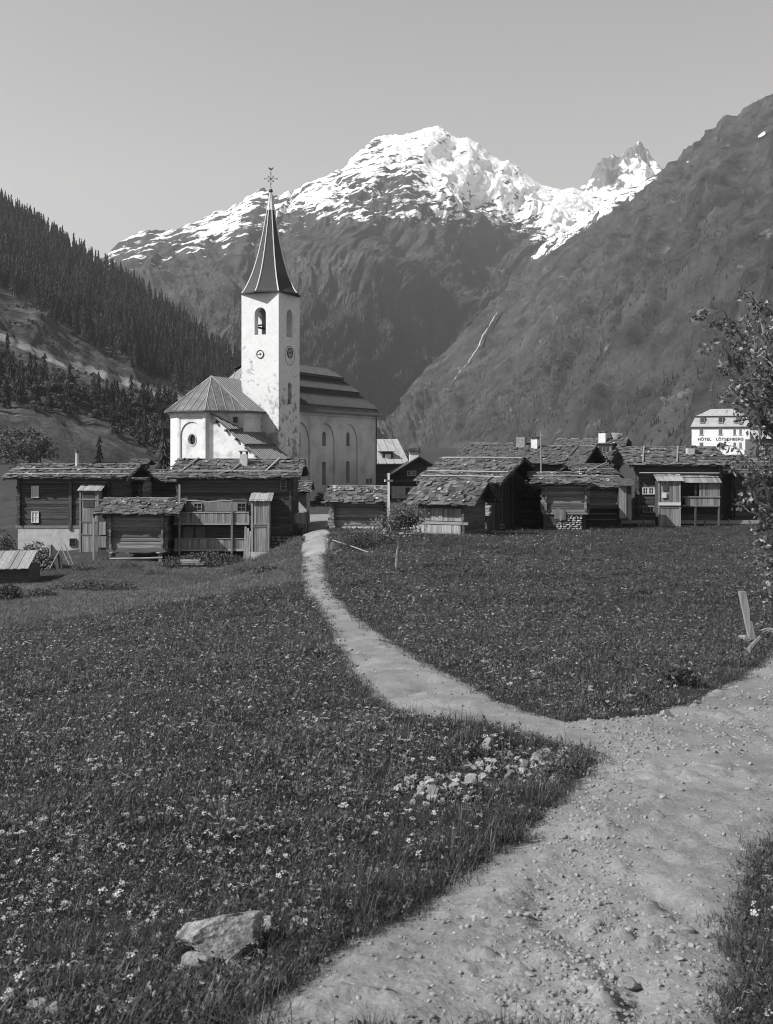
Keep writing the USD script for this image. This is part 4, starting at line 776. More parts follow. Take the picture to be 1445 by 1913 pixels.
    def chimney(s, px, y_top, y_bot, wpx, m='house_plaster', cap=True, y=None):
        y = s.dp * .42 if y is None else y; x = s.col(px, y); w = wpx * (s.d + y) / FOC / 2; z1 = s.row(y_top, x, y); z0 = s.zr - 1.6
        p = s.part('chimney', box(x - w, x + w, y - w, y + w, z0, z1 - .28), m)
        if cap:
            for dx in (-w + .07, w - .07):
                for dy in (-w + .07, w - .07): s.part('chimney_leg', box(x + dx - .06, x + dx + .06, y + dy - .06, y + dy + .06, z1 - .28, z1 - .08), 'wall_stone', p)
            s.part('chimney_cap', box(x - w * 1.35, x + w * 1.35, y - w * 1.3, y + w * 1.3, z1 - .08, z1), 'slate', p)
    def stones(s, x0, x1, z0, z1, y, size=.28, m='wall_stone', each=True, name='stone', deep=.25):
        g = s.g; z = z0; out = [box(x0 + .02, x1 - .02, y + .03, y + deep, z0, z1)]
        while z < z1 - .04:
            h = size * g.uniform(.55, .95); x = x0 + g.uniform(-.1, 0)
            while x < x1 - .05:
                b = min(size * g.uniform(.8, 2.0), x1 - x + .05); v, f = rock(1, int(g.integers(1e6)), 1, .35, 1.0); v = v / np.abs(v).max(0) * [b * .5, .14 + .05 * g.random(), h * .52] + [x + b / 2, y + .04, z + h / 2]; out.append((v, f)); x += b
            z += h * .95
        p = s.part('stone_backing', out[0], 'soil')
        if each and len(out) < 260:
            for m_ in out[1:]: s.part(name, m_, m)
        else: s.part('stonework', join(out[1:]), m, kind='stuff')

# --- big house on the left
h = House('left', 'log_house', 'big dark log house on a pale plastered base at the left edge', 'house', 'old log houses and barns of the village', 11)
zb = h.row(986); h.part('plaster_base', box(-.05, h.w * .80, -.06, h.dp, -1.0, zb - .03), 'house_plaster'); h.part('plaster_base', box(h.w * .80 + .003, h.w + .02, .2, h.dp - .1, -1.0, zb - .12), 'house_plaster')
h.part('sill_beam', box(-.25, h.w + .2, -.1, .12, zb - .028, zb + .2), 'board_x'); h.logs(zb + .2, None, 'dark_log', .27)
h.roof(True, stones=14, battens=(.18, .55)); 
for r0, r1 in ((909, 928), (957, 975)): h.window(h.col(66), .5, h.row(r1), h.row(r0), pane='curtain', nx=2, nz=2)
h.window(h.col(137), .45, h.row(1019), h.row(1007), y=-.06 if h.col(137) < h.w * .8 else .2, fm='dark_log_x', nx=1, nz=4)
x = h.col(132); h.part('corner_post', box(x - .12, x + .12, -.16, .0, zb - .2, h.wt), 'dark_log_z')
xp = h.col(143, 3); h.part('chimney_pipe', tube([[xp, 3.2, h.zr - 1], [xp, 3.2, h.row(846, xp, 3)]], .16, 8), 'house_plaster'); h.part('pipe_cap', tube([[xp, 3.2, h.row(846, xp, 3)], [xp, 3.2, h.row(839, xp, 3)]], [.19, .13], 8), 'iron')
def privy(h, l, r, top, bot, depth, y, roof_rows, label_m='board', base=None, split=(.33, .66), name='privy'):
    """Boarded tower of small rooms against the front, with a little board roof."""
    x0, x1 = h.col(l, y), h.col(r, y); z0, z1 = h.row(bot, x0, y), h.row(top, x0, y); core = h.part('privy_frame', box(x0 + .05, x1 - .05, y + .05, y + depth, z0, z1 - .05), 'dark_log_z')
    if base: zb_ = h.row(base, x0, y); h.part('privy_base', box(x0 - .06, x1 + .06, y - .06, y + depth, z0 - .8, zb_), 'house_plaster'); z0 = zb_
    zs = [z0] + [z0 + (z1 - z0) * f for f in split] + [z1]
    for a, b in zip(zs[:-1], zs[1:]): h.boards(x0, x1, a + .03, b - .02, y + .04, label_m, .19)
    for z in zs[1:-1]: h.part('privy_beam', box(x0 - .08, x1 + .08, y - .04, y + .06, z - .07, z + .05), label_m + '_x')
    for x in (x0, x1 - .1): h.part('privy_post', box(x - .02, x + .12, y - .05, y + .08, z0 - .1, z1), 'board_z')
    h.boards(y + .05, y + depth, z0, z1, x1 - .05, label_m, .22, axis='y')
    zt, zb_ = h.row(roof_rows[0], x0, y), h.row(roof_rows[1], x0, y); x = x0 - .18
    while x < x1 + .18:
        b = .2 * h.g.uniform(.8, 1.2); o = h.g.uniform(0, .03); h.part('privy_roof_board', hexa([(x, y - .22, zb_ + o), (x + b - .012, y - .22, zb_ + o), (x + b - .012, y + depth, zt + o), (x, y + depth, zt + o)], [(x, y - .22, zb_ + o + .035), (x + b - .012, y - .22, zb_ + o + .035), (x + b - .012, y + depth, zt + o + .035), (x, y + depth, zt + o + .035)]), 'pale_board_y'); x += b
    return x0, x1, z0, z1
x0, x1, z0, z1 = privy(h, 149, 184, 914, 1046, 1.5, -1.5, (906, 917), 'board', split=(.36, .54, .86))
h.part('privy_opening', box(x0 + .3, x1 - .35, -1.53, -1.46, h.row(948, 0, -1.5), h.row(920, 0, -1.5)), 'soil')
b2 = House('leftback', 'log_house', 'low log house behind, between the big left house and the choir wall', 'house', 'old log houses and barns of the village', 12); b2.logs(.5, None, 'dark_log', .3); b2.roof(False, stones=16, battens=(.6,))
b3 = House('leftlog', 'log_barn', 'small light log barn peeping out behind the big left house', 'barn', 'old log houses and barns of the village', 13); b3.logs(.5, None, 'log', .28); b3.roof(False, stones=3, poles=False)
b4 = House('farhut', 'hut', 'small far hut below the wooded slope, seen above the left roofs', 'hut', None, 14); b4.logs(-1, None, 'dark_log', .35, sides=''); b4.roof(False, stones=0, poles=False, size=(1.2, 1.2))
# --- raised barn in front of it
h = House('barn', 'log_barn', 'grey log barn raised on stone discs, left of the balcony house', 'barn', 'old log houses and barns of the village', 15)
zf = h.row(1026); h.part('floor_beam', box(-.3, h.w + .3, -.12, .2, zf - .2, zf), 'log_x'); h.part('floor', box(0, h.w, .2, h.dp, zf - .12, zf), 'dark_log_x')
for x in (.25, h.w - .3):
    for y in (.2, h.dp - .4):
        st = h.part('stilt', box(x - .13, x + .13, y - .13, y + .13, -.5, zf - .3), 'log_z'); a = np.linspace(0, 2*np.pi, 9)[:-1]; h.part('stone_disc', prism(np.stack([x + .42 * np.cos(a), y + .4 * np.sin(a)], 1), 2, zf - .297, zf - .203), 'wall_stone', st)
h.logs(zf, None, 'log', .28, sides='fr', ext=.3); h.roof(True, stones=10, poles=False)
px0, px1 = h.col(176), h.col(203); h.part('porch_post', box(px0, px0 + .16, -.5, -.34, -.3, h.ze + .1), 'board_z'); h.part('porch_wall', box(px0 + .1, px1 - .25, .6, .7, .2, h.wt), 'dark_log_z')
h.boards(px0 + .25, px1 - .35, h.row(1000), h.row(976), .55, 'pale_board', .22); h.boards(px0 + .15, px1 - .3, h.row(1024), h.row(1003), .57, 'board', .24)
h.part('sill_log', tube([[.1, -.5, .12], [h.w, -.45, .2]], .09, 7), 'log_x')
# --- house with two balconies
h = House('front', 'log_house', 'dark log house with two balconies and a white chimney in front of the church', 'house', 'old log houses and barns of the village', 16)
h.part('cellar_wall', box(.05, h.w, 0.02, h.dp, -1.2, h.row(1026)), 'dark_log_x')
zA, zB = h.row(1027, 0, -1), h.row(978, 0, -1); h.logs(h.row(1026), None, 'dark_log', .27)
h.roof(True, stones=5, battens=(.26,), size=(.6, .62))
xr = h.col(466, -1)
for z in (zA, zB):
    h.part('balcony_floor', box(-.1, xr, -1.05, .0, z - .06, z), 'board_x'); h.part('balcony_beam', box(-.15, xr, -1.12, -1.053, z - .1, z + .06), 'pale_board_x'); h.boards(-.08, xr, z + .08, z + .84, -1.05, 'board', .17, name='balustrade_board'); h.part('handrail', box(-.12, xr, -1.14, -1.02, z + .86, z + .93), 'pale_board_x')
for px in (336, 433.5): x = h.col(px, -1.1); h.part('balcony_post', box(x - .07, x + .07, -1.24, -1.13, zA - .4, h.row(934 if px > 400 else 905, x, -1)), 'board_z')
h.part('hanging_rail', tube([[h.col(342, -1), -1.08, h.row(934, 0, -1)], [h.col(390, -1), -1.05, h.row(937, 0, -1)], [h.col(433, -1), -1.08, h.row(935, 0, -1)]], .04, 6), 'batten_x')
# lit lower part of the upper wall: boarding and windows
h.boards(h.col(346), h.col(462), h.row(955), h.row(938), -.005, 'board', 2.2)
h.window(h.col(370), .55, h.row(953), h.row(941), y=-.05, fm='board_x'); h.window(h.col(452), .6, h.row(954), h.row(941), y=-.05, fm='board_x')
for px in (375, 352): h.part('door', box(h.col(px) - .4, h.col(px) + .4, -.06, -.005, zA + .05, zA + 1.75), 'board_z')
privy(h, 470, 503, 932, 1052, 1.6, -1.7, (922, 936), 'board', base=1031, split=(.48, .52)); 
for px in (457, 461.5, 465): x = h.col(px, -1.6); h.part('leaning_plank', beam((x, -1.75, h.row(1056, x, -1.7)), (x + .06, -1.35, h.row(984 + 3 * (px > 458) + 5 * (px > 463), x, -1.4)), .17, .04), 'board_z')
h.chimney(456, 842, 868, 14, y=2.2)
for px in (352, 444, 507):
    f0, f1 = .22, .95; x = h.col(px, 1.5); h.part('roof_ladder', beam((x - .35, -h.oh + (h.dp/2 + h.oh) * f0, h.ze + (h.zr - h.ze) * f0 + .2), (x + .55, -h.oh + (h.dp/2 + h.oh) * f1, h.ze + (h.zr - h.ze) * f1 + .24), .14, .1), 'board_y')
h.stones(h.col(507, -.5), h.col(541, -.5), h.row(1050, 0, -.5), h.row(1003, 0, -.5), -.5, .3, 'wall_stone', True)
h.part('side_balcony', box(h.w + .1, h.w + 1.1, .5, 4.0, h.row(979, h.w), h.row(978, h.w) + .05), 'board_y'); h.boards(.5, 4.0, h.row(979, h.w), h.row(959, h.w), h.w + 1.06, 'board', .2, axis='y'); h.boards(h.w + .1, h.w + 1.08, h.row(978, h.w), h.row(959, h.w), .5, 'board', .2)
for y in (.55, 3.9): h.part('balcony_post', box(h.w + .98, h.w + 1.08, y, y + .1, -.3, h.row(959, h.w)), 'dark_log_z')
h.window(h.col(530), .35, h.row(915), h.row(897), y=-.0, fm='board_x', nx=1, nz=3)
# --- little white house behind it
h = House('white', 'plastered_shed', 'small plastered shed with a stone slab roof beside the path, right of the balcony house', 'shed', None, 17)
h.part('wall', box(0, h.w, 0, h.dp, -1, h.wt), 'house_plaster'); h.part('gable', prism([(.02, h.wt), (h.dp - .02, h.wt), (h.dp/2, h.zr - .15)], 0, h.w - .2, h.w - .003), 'house_plaster'); h.roof(True, stones=4, poles=False, size=(.6, .7))
# --- barn right of the path
h = House('mid', 'log_barn', 'dark log barn under rough slabs beside the path, left of the wayside cross', 'barn', 'old log houses and barns of the village', 18)
h.logs(h.row(988), None, 'log', .24, sides='frl', ext=.35); h.roof(True, stones=16, poles=False, size=(.6, .75)); h.stones(h.w * .2, h.w + .2, -.4, h.row(986), -.1, .3, 'pale_stone', False); h.part('beam', beam((-.9, -.5, h.wt - .15), (h.w + .6, -.5, h.wt - .1), .16, .16), 'log_x')
# --- metal-roofed house and gabled house right of the nave
h = House('metal', 'metal_roofed_house', 'house with a bright sheet-metal roof and dormer just right of the nave', 'house', None, 19)
h.part('wall', box(0, h.w, 0, h.dp, -1, h.wt), 'dark_log_x')
rx = h.x1 - .02
for cs, nm in (([(h.x0, -h.oh, h.ze), (h.x1, -h.oh, h.ze), (rx, h.dp/2, h.zr), (h.x0, h.dp/2, h.zr)], 'roof'), ([(h.x1, -h.oh, h.ze), (h.x1, h.dp + h.oh, h.ze), (rx, h.dp/2, h.zr)], 'roof'), ([(h.x1, h.dp + h.oh, h.ze), (h.x0, h.dp + h.oh, h.ze), (h.x0, h.dp/2, h.zr), (rx, h.dp/2, h.zr)], 'roof')):
    v = np.array(cs); h.part(nm, (np.vstack([v, v - [0, 0, .1]]), np.array([[0, 1, 2]] + ([[0, 2, 3]] if len(v) == 4 else []) + [[len(v), len(v) + 2, len(v) + 1]] + ([[4, 7, 6]] if len(v) == 4 else []) + [[i, len(v) + i, len(v) + (i + 1) % len(v)] for i in range(len(v))] + [[i, len(v) + (i + 1) % len(v), (i + 1) % len(v)] for i in range(len(v))])), 'roof_metal_pale')
for f in np.arange(.05, 1, .12): x = h.x0 + (rx - h.x0) * f; h.part('seam', beam((x, -h.oh, h.ze + .05), (x, h.dp/2, h.zr + .05), .08, .08), 'seam_metal')
xd = h.col(722, 1.2); zd = h.ze + 1.2 * h.pitch
h.part('dormer', box(xd - .9, xd + .9, .4, 3, zd - .6, zd + .9), 'dark_log_x'); h.part('dormer_roof', hexa([(xd - 1.2, .1, zd + .95), (xd + 1.2, .1, zd + .95), (xd + 1.2, 3.4, zd + 1.1), (xd - 1.2, 3.4, zd + 1.1)], [(xd - 1.2, .1, zd + 1.05), (xd + 1.2, .1, zd + 1.05), (xd + 1.2, 3.4, zd + 1.2), (xd - 1.2, 3.4, zd + 1.2)]), 'dark_log_x'); h.part('dormer_window', box(xd - .5, xd + .5, .36, .397, zd - .3, zd + .65), 'curtain')
P0 = at(733, 958, 138); c_ = lambda px: (px - 733) * 138 / FOC; rw = lambda py: EYE - (py - HZ) * 138 / FOC - P0[2]
T = Thing('gabled_house', 'dark wooden gabled house over a plastered ground floor, behind the wayside cross', 'house', P0, math.radians(2))
w = c_(836); T.part('ground_floor', box(0, w, 0, 8, -1, rw(908)), 'house_plaster'); nl = 9; hh = (rw(884) - rw(908)) / 6
for i in range(6): T.part('log', log_x(-.2, w + .2, .02, rw(908) + (i + .5) * hh, .16, hh, rng), 'dark_log_x')
T.part('log_core', box(.06, w - .06, .08, 8, rw(908), rw(884)), 'dark_log_x')
T.part('gable', prism([(0, rw(884)), (w, rw(884)), (w/2, rw(855))], 1, .02, .2), 'dark_log_x')
for sg in (-1, 1):
    xe = w/2 + sg * (w/2 + .7); ze_ = rw(884) - .42; m = hexa([(w/2, -.8, rw(853) - .1), (xe, -.8, ze_ - .1), (xe, 8.6, ze_ - .1), (w/2, 8.6, rw(853) - .1)], [(w/2, -.8, rw(853)), (xe, -.8, ze_), (xe, 8.6, ze_), (w/2, 8.6, rw(853))])
    T.part('roof', m if sg > 0 else (m[0], m[1][:, ::-1]), 'slate_far'); T.part('verge_board', beam((w/2, -.84, rw(853) - .12), (xe, -.84, ze_ - .12), .06, .2), 'dark_log_x')
for px in (765, 774): 
    xw = c_(px); p = T.part('window', join([box(xw - .27, xw + .27, -.12, -.05, rw(889), rw(888) + .03), box(xw - .27, xw + .27, -.12, -.05, rw(880) - .03, rw(880) + .04), box(xw - .27, xw - .2, -.12, -.05, rw(888), rw(880)), box(xw + .2, xw + .27, -.12, -.05, rw(888), rw(880)), box(xw - .02, xw + .02, -.11, -.06, rw(888), rw(880)), box(xw - .2, xw + .2, -.11, -.06, rw(884) - .02, rw(884) + .02)]), 'curtain'); T.part('pane', box(xw - .2, xw + .2, -.07, -.04, rw(888), rw(880)), 'glass_dark', p)
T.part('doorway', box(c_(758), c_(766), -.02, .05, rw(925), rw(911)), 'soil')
xc = c_(777); p = T.part('chimney', box(xc - .6, xc + .6, 3, 4.2, rw(870), rw(845)), 'plaster'); T.part('chimney_cap', box(xc - .85, xc + .85, 2.8, 4.4, rw(844), rw(840.5)), 'slate', p); T.part('chimney_throat', box(xc - .5, xc + .5, 3.1, 4.1, rw(845), rw(844)), 'soil', p)
# --- barn with boarded front
h = House('boards', 'boarded_barn', 'small barn with upright pale boards below a beam, right of the little tree', 'barn', 'old log houses and barns of the village', 21)
h.part('wall_core', box(.08, h.w - .08, .05, h.dp - .05, -.6, h.wt), 'dark_log_x'); zm = h.row(974, h.w/2)
h.boards(.0, h.w, h.row(973, h.w/2), h.row(950, h.w/2), .04, 'board', .19); h.boards(-.25, h.w - .25, -.35, zm - .25, -.1, 'pale_board', .22); h.part('cross_beam', box(-.35, h.w + .35, -.2, .0, zm - .2, zm - .02), 'pale_board_x'); h.part('door_jamb', box(h.w - .12, h.w + .02, -.18, -.02, -.3, zm - .2), 'pale_board_z')
for i in range(13): h.part('log', log_y(-.2, h.dp + .2, h.w - .06, -.2 + .28 * i, .16, .28, h.g), 'dark_log_y')
h.part('gable', prism([(.05, h.wt), (h.dp - .05, h.wt), (h.dp/2, h.zr - .2)], 0, h.w - .15, h.w - .02), 'dark_log_y'); h.roof(True, stones=10, poles=False, size=(.5, .6))
# --- large barn behind it
h = House('big', 'boarded_barn', 'large dark barn with tall upright boarding on its shaded gable side', 'barn', 'old log houses and barns of the village', 22)
h.logs(h.row(985), None, 'dark_log', .3, sides='', gable=False)
n = 0; y = .02
while y < h.dp:
    b = .24 * h.g.uniform(.8, 1.2); ym = min(y + b / 2, h.dp - (y + b / 2)); zt = h.wt - .1 + (h.zr - h.wt - .2) * max(0, ym) / (h.dp / 2); h.part('board', box(h.w + .0, h.w + .04 + .02 * h.g.random(), y, min(y + b - .012, h.dp), -.6 + .5 * h.g.random(), zt), 'dark_log_z'); y += b
h.roof(True, stones=4, battens=(.16, .36, .95), size=(.55, .55), cap=320); x = h.col(911, -1); h.part('prop_post', tube([[h.w + .05, -.9, -.4], [h.w + .05, -.8, h.ze + .1]], .07, 6), 'batten_z')
for i in range(7): h.part('stacked_plank', box(h.w - .3 - .1 * h.g.random(), h.w + .6 + .3 * h.g.random(), -.7, -.3, h.row(962, h.w) + i * .12, h.row(962, h.w) + i * .12 + .08), 'pale_board_x')
# --- roofs further back
h = House('roof1', 'log_house', 'back house with wide slab roof rising behind the large dark barn', 'house', 'old log houses and barns of the village', 23); h.logs(.0, None, 'dark_log', .34, sides='r'); h.roof(False, stones=3, poles=False, size=(.7, .8)); h.chimney(975, 812, 832, 16, 'wall_stone', False)
h = House('roof2', 'log_house', 'back house with white chimney and dark gable, behind the upright pole', 'house', 'old log houses and barns of the village', 24); h.logs(.0, None, 'dark_log', .32); h.roof(False, stones=5, poles=False, size=(.7, .8)); h.chimney(1000, 816, 834, 12, 'plaster')
h.part('roof_ladder', beam((h.col(1058, 0), -.4, h.ze + .35), (h.col(1078, 3), h.dp/2 - .2, h.zr + .1), .16, .1), 'dark_log_y')
for px in (985, 995): h.window(h.col(px), .5, h.row(893), h.row(884), fm='curtain', pane='curtain')
h = House('roof3', 'log_house', 'farthest high slab-roofed house with chimney and small roof dormer', 'house', 'old log houses and barns of the village', 25); h.logs(.0, None, 'dark_log', .34); h.roof(False, stones=6, poles=False, size=(.7, .8)); h.chimney(1127, 805, 822, 13, 'plaster')
xd = h.col(1131, 1.5); zd = h.ze + h.pitch * 2.2; d_ = h.part('dormer', box(xd - .9, xd + .9, 1.0, 3, zd - .4, zd + .75), 'board_x'); h.part('dormer_roof', box(xd - 1.15, xd + 1.15, .7, 3.2, zd + .76, zd + .86), 'slate', d_); h.part('dormer_window', join([box(xd - .6 + .45 * i, xd - .25 + .45 * i, .96, .997, zd - .1, zd + .55) for i in range(3)]), 'glass_dark', d_)
v, f = rock(.9, 77, 2, .5, .8); h.part('ridge_stone', (v * [1, .7, .8] + [h.w - .3, h.dp/2, h.zr + .3], f), 'wall_stone')
# --- log barn on a stone base, and its neighbour
h = House('stonebarn', 'log_barn', 'grey log barn on a rough dry-stone base, in front of the upright pole', 'barn', 'old log houses and barns of the village', 26)
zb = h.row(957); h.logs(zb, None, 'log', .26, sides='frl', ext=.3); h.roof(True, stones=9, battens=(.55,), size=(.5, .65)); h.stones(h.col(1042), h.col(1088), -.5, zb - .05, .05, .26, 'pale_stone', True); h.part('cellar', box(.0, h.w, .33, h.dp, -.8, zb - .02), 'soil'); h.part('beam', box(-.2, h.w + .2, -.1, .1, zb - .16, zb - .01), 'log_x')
h.part('cellar_wall', box(-.1, h.col(1041), .02, .3, -.8, zb - .16), 'dark_log_x'); h.boards(h.col(1036), h.col(1058), zb - .5, zb + .15, -.12, 'log', .2, ragged=.2)
h = House('barn2', 'log_barn', 'narrow log barn standing right of the barn on the dry-stone base', 'barn', 'old log houses and barns of the village', 27)
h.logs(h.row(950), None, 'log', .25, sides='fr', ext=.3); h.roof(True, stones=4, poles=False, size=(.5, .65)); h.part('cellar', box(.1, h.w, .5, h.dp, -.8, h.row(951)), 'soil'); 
for x in (.2, h.w - .3): h.part('corner_post', box(x, x + .2, .02, .22, -.4, h.row(950)), 'dark_log_z')
for z in (.5, 1.0): h.part('rail', box(-.3, h.w + .3, -.05, .04, z, z + .1), 'log_x')
h = House('wing', 'log_barn', 'low slab-roofed barn wedged between the narrow barn and the house with the boarded porch', 'barn', 'old log houses and barns of the village', 28); h.logs(.5, None, 'log', .28); h.roof(False, stones=6, poles=False)
T = Thing('privy', 'narrow upright board privy beside the narrow log barn', 'privy', at(1158, 966, 94.5), 0)
pw = 13 * 94.5 / FOC; pz = lambda r: (966 - r) * 94.5 / FOC
T.part('frame', box(.03, 1.05, .05, 1.2, -.3, pz(906)), 'dark_log_z')
for i in range(3): T.part('board', box(i * pw / 3 + .006, (i + 1) * pw / 3 - .006, .0, .045, -.1, pz(907)), 'pale_board_z')
T.part('roof', hexa([(-.2, -.3, pz(908)), (1.3, -.3, pz(908)), (1.3, 1.3, pz(896)), (-.2, 1.3, pz(896))], [(-.2, -.3, pz(908) + .08), (1.3, -.3, pz(908) + .08), (1.3, 1.3, pz(896) + .08), (-.2, 1.3, pz(896) + .08)]), 'slate')
h = House('gap', 'log_barn', 'small dark barn squeezed between the large boarded barn and the barn on the stone base', 'barn', 'old log houses and barns of the village', 41); h.logs(.2, None, 'dark_log', .28); h.roof(True, stones=6, poles=False, size=(.5, .6))
h = House('between', 'log_house', 'dark low-roofed house behind the narrow log barn', 'house', 'old log houses and barns of the village', 42); h.logs(.2, None, 'dark_log', .3); h.roof(False, stones=7, battens=(.4,))
h.part('rake_pole', tube([[-1.2, -1.2, h.ze - .2], [h.w + .8, h.dp/2, h.zr + .5]], .07, 6), 'batten_x')
# --- house with boarded porch and gallery
h = House('right', 'log_house', 'dark log house with boarded porch tower and gallery, right of the barns', 'house', 'old log houses and barns of the village', 29)
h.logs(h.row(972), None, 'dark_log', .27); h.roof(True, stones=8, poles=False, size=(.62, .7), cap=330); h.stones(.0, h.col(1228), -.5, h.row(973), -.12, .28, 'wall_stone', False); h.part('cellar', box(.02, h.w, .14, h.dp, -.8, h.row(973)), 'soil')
h.chimney(1290, 832, 856, 13, 'house_plaster', y=2.0)
for px in (1206, 1217, 1228): h.window(h.col(px), .38, h.row(922), h.row(912), fm='curtain')
h.window(h.col(1212), .9, h.row(956), h.row(947), fm='board_x', nx=3, nz=1)
h.part('log_rail', tube([[h.col(1196, -1), -.9, h.row(883, 0, -1)], [h.col(1345, -1), -.9, h.row(884, 0, -1)]], .07, 6), 'batten_x')
privy(h, 1231, 1272, 898, 984, 1.5, -1.6, (885, 899), 'board', split=(.42, .5)); x = h.col(1242, -1.6); h.part('window_hole', box(x - .12, x + .3, -1.66, -1.6, h.row(917, 0, -1.6), h.row(907, 0, -1.6)), 'soil'); h.part('white_cloth', box(x - .25, x + .15, -1.72, -1.67, h.row(930, 0, -1.6), h.row(920, 0, -1.6)), 'cloth')
h.part('white_board', box(h.col(1231, -1.6), h.col(1272, -1.6), -1.74, -1.665, h.row(944, 0, -1.6), h.row(938.5, 0, -1.6)), 'cloth')
xa, xb = h.col(1276, -1.2), h.col(1346, -1.2); h.part('gallery_floor', box(xa, xb, -1.2, 0, h.row(946, 0, -1.2), h.row(945, 0, -1.2) + .05), 'board_x'); h.boards(h.col(1281, -1.2), xb, h.row(945, 0, -1.2), h.row(929, 0, -1.2), -1.16, 'board', .2); h.boards(h.col(1307, -1.2), xb, h.row(927, 0, -1.2), h.row(902, 0, -1.2), -1.16, 'board', .22); h.part('gallery_rail', box(xa, xb, -1.28, -1.17, h.row(929, 0, -1.2), h.row(927.5, 0, -1.2)), 'pale_board_x')
x = xa
while x < xb + .1:
    h.part('gallery_roof_board', hexa([(x, -1.5, h.row(902, 0, -1.3)), (x + .2, -1.5, h.row(902, 0, -1.3)), (x + .2, .0, h.row(886, 0, -1.3)), (x, .0, h.row(886, 0, -1.3))], [(x, -1.5, h.row(902, 0, -1.3) + .04), (x + .2, -1.5, h.row(902, 0, -1.3) + .04), (x + .2, .0, h.row(886, 0, -1.3) + .04), (x, .0, h.row(886, 0, -1.3) + .04)]), 'board_y'); x += .215
for px in (1300, 1344): x = h.col(px, -1.1); h.part('gallery_post', box(x - .08, x + .08, -1.15, -1.0, -.3, h.row(902, 0, -1.2)), 'dark_log_z')
for px in (1176, 1186): pass
for px in (1226, 1290): x = h.col(px, 0) ; h.part('roof_ladder', beam((h.col(px - 26, 0), -.3, h.ze + .32), (h.col(px - 18, 3), h.dp/2 - .1, h.zr + .12), .14, .1), 'board_y')
h = House('rightedge', 'log_house', 'dark log house half hidden by the blossoming tree at the right edge', 'house', 'old log houses and barns of the village', 30); h.logs(.2, None, 'dark_log', .3); h.roof(False, stones=5); h.part('plaster_base', box(0, h.w, -.05, 4, -.8, .2), 'house_plaster')
# ------------------------------------------------------------------ hotel on the rise behind
P0 = at(1293, 848, 262); HY = math.radians(-20); HT = Thing('hotel', 'white hotel with mansard roof and lettering across its front', 'hotel', P0, HY); q = 258 / FOC; X_ = lambda px: ((px - CXP) / FOC * P0[1] - P0[0]) / (math.cos(HY) - (px - CXP) / FOC * math.sin(HY)); Z_ = lambda py: (848 - py) * q
w = X_(1401.5); HT.part('wall', box(0, w, 0, 11, -1.5, Z_(799)), 'hotel_plaster'); HT.part('cornice', box(-.3, w + .3, -.3, 11.3, Z_(799) + .003, Z_(796.5)), 'dark_paint')
i_ = X_(1300); 
def frust(x0, x1, y0, y1, z0, ix, iy, z1): return hexa([(x0, y0, z0), (x1, y0, z0), (x1, y1, z0), (x0, y1, z0)], [(x0 + ix, y0 + iy, z1), (x1 - ix, y0 + iy, z1), (x1 - ix, y1 - iy, z1), (x0 + ix, y1 - iy, z1)])
HT.part('mansard_roof', frust(-.25, w + .25, -.25, 11.25, Z_(796.5), i_ + .2, 1.0, Z_(777)), 'mansard'); HT.part('upper_roof', frust(i_ - .2, w - i_ + .2, .6, 10.4, Z_(777) + .003, 3.5, 3.6, Z_(762)), 'mansard'); HT.part('roof_edge', box(i_ - .25, w - i_ + .25, .45, .7, Z_(777.6), Z_(776)), 'dark_paint')
for px in (1312.5, 1347, 1379.5): dz = HT.part('dormer', box(X_(px) - .55, X_(px) + .55, -.1, 1.2, Z_(790), Z_(778.5)), 'mansard'); HT.part('dormer_window', box(X_(px) - .4, X_(px) + .4, -.16, -.102, Z_(788), Z_(779.5)), 'dark_log_x', dz); HT.part('dormer_roof', box(X_(px) - .65, X_(px) + .65, -.2, 1.2, Z_(778.4), Z_(777.6)), 'dark_paint', dz)
for r0, r1 in ((802, 811.5), (826.5, 837)):
    for px, ww in ((1311, .78), (1346.5, .78), (1373, .5), (1384, .5)):
        wd = HT.part('window', box(X_(px) - ww/2, X_(px) + ww/2, -.06, .02, Z_(r1), Z_(r0)), 'glass_dark'); HT.part('shutter', box(X_(px) - ww/2, X_(px) + ww/2 - .08, -.10, -.062, Z_(r1) + .05, Z_(r0) - .05), 'log_z', wd); HT.part('sill', box(X_(px) - ww/2 - .15, X_(px) + ww/2 + .15, -.12, .02, Z_(r1 + 1.2), Z_(r1) - .003), 'trim_stone', wd)
for word, px, width in (('HÔTEL', 1304, 25), ('LÖTSCHBERG', 1338, 51)):
    tm = meshkit.text_mesh(word, .62, .04, bold=True); v = tm.vertices; v[:, 0] *= (X_(px + width) - X_(px)) / np.ptp(v[:, 0]); HT.part('lettering', (np.column_stack([v[:, 0] + X_(px), -.055 + v[:, 2] - .0, v[:, 1] + Z_(822.5)]), tm.faces[:, ::-1]), 'dark_paint')
for py in np.arange(.8, 10, 1.9):
    for r0, r1 in ((802, 811), (826, 836)): HT.part('window', box(w - .02, w + .06, py, py + .9, Z_(r1), Z_(r0)), 'glass_dark')
P0 = at(1411, 846, 235); T = Thing('metal_roofed_barn', 'low building with a pale sheet-metal roof just right of the hotel', 'barn', P0, math.radians(3)); q = 235 / FOC
T.part('wall', box(.6, 7, .8, 7, -1, 26 * q), 'dark_log_x'); T.part('roof', hexa([(0, 0, 26 * q), (8, 0, 26 * q), (8, 4, 42 * q), (.5, 4, 42 * q)], [(0, 0, 26 * q + .1), (8, 0, 26 * q + .1), (8, 4, 42 * q + .1), (.5, 4, 42 * q + .1)]), 'roof_metal_pale')
for x in (1.1, 2.0, 4.2): T.part('seam', beam((x, -.02, 26 * q + .16), (x + .1, 4, 42 * q + .16), .09, .08), 'dark_paint')
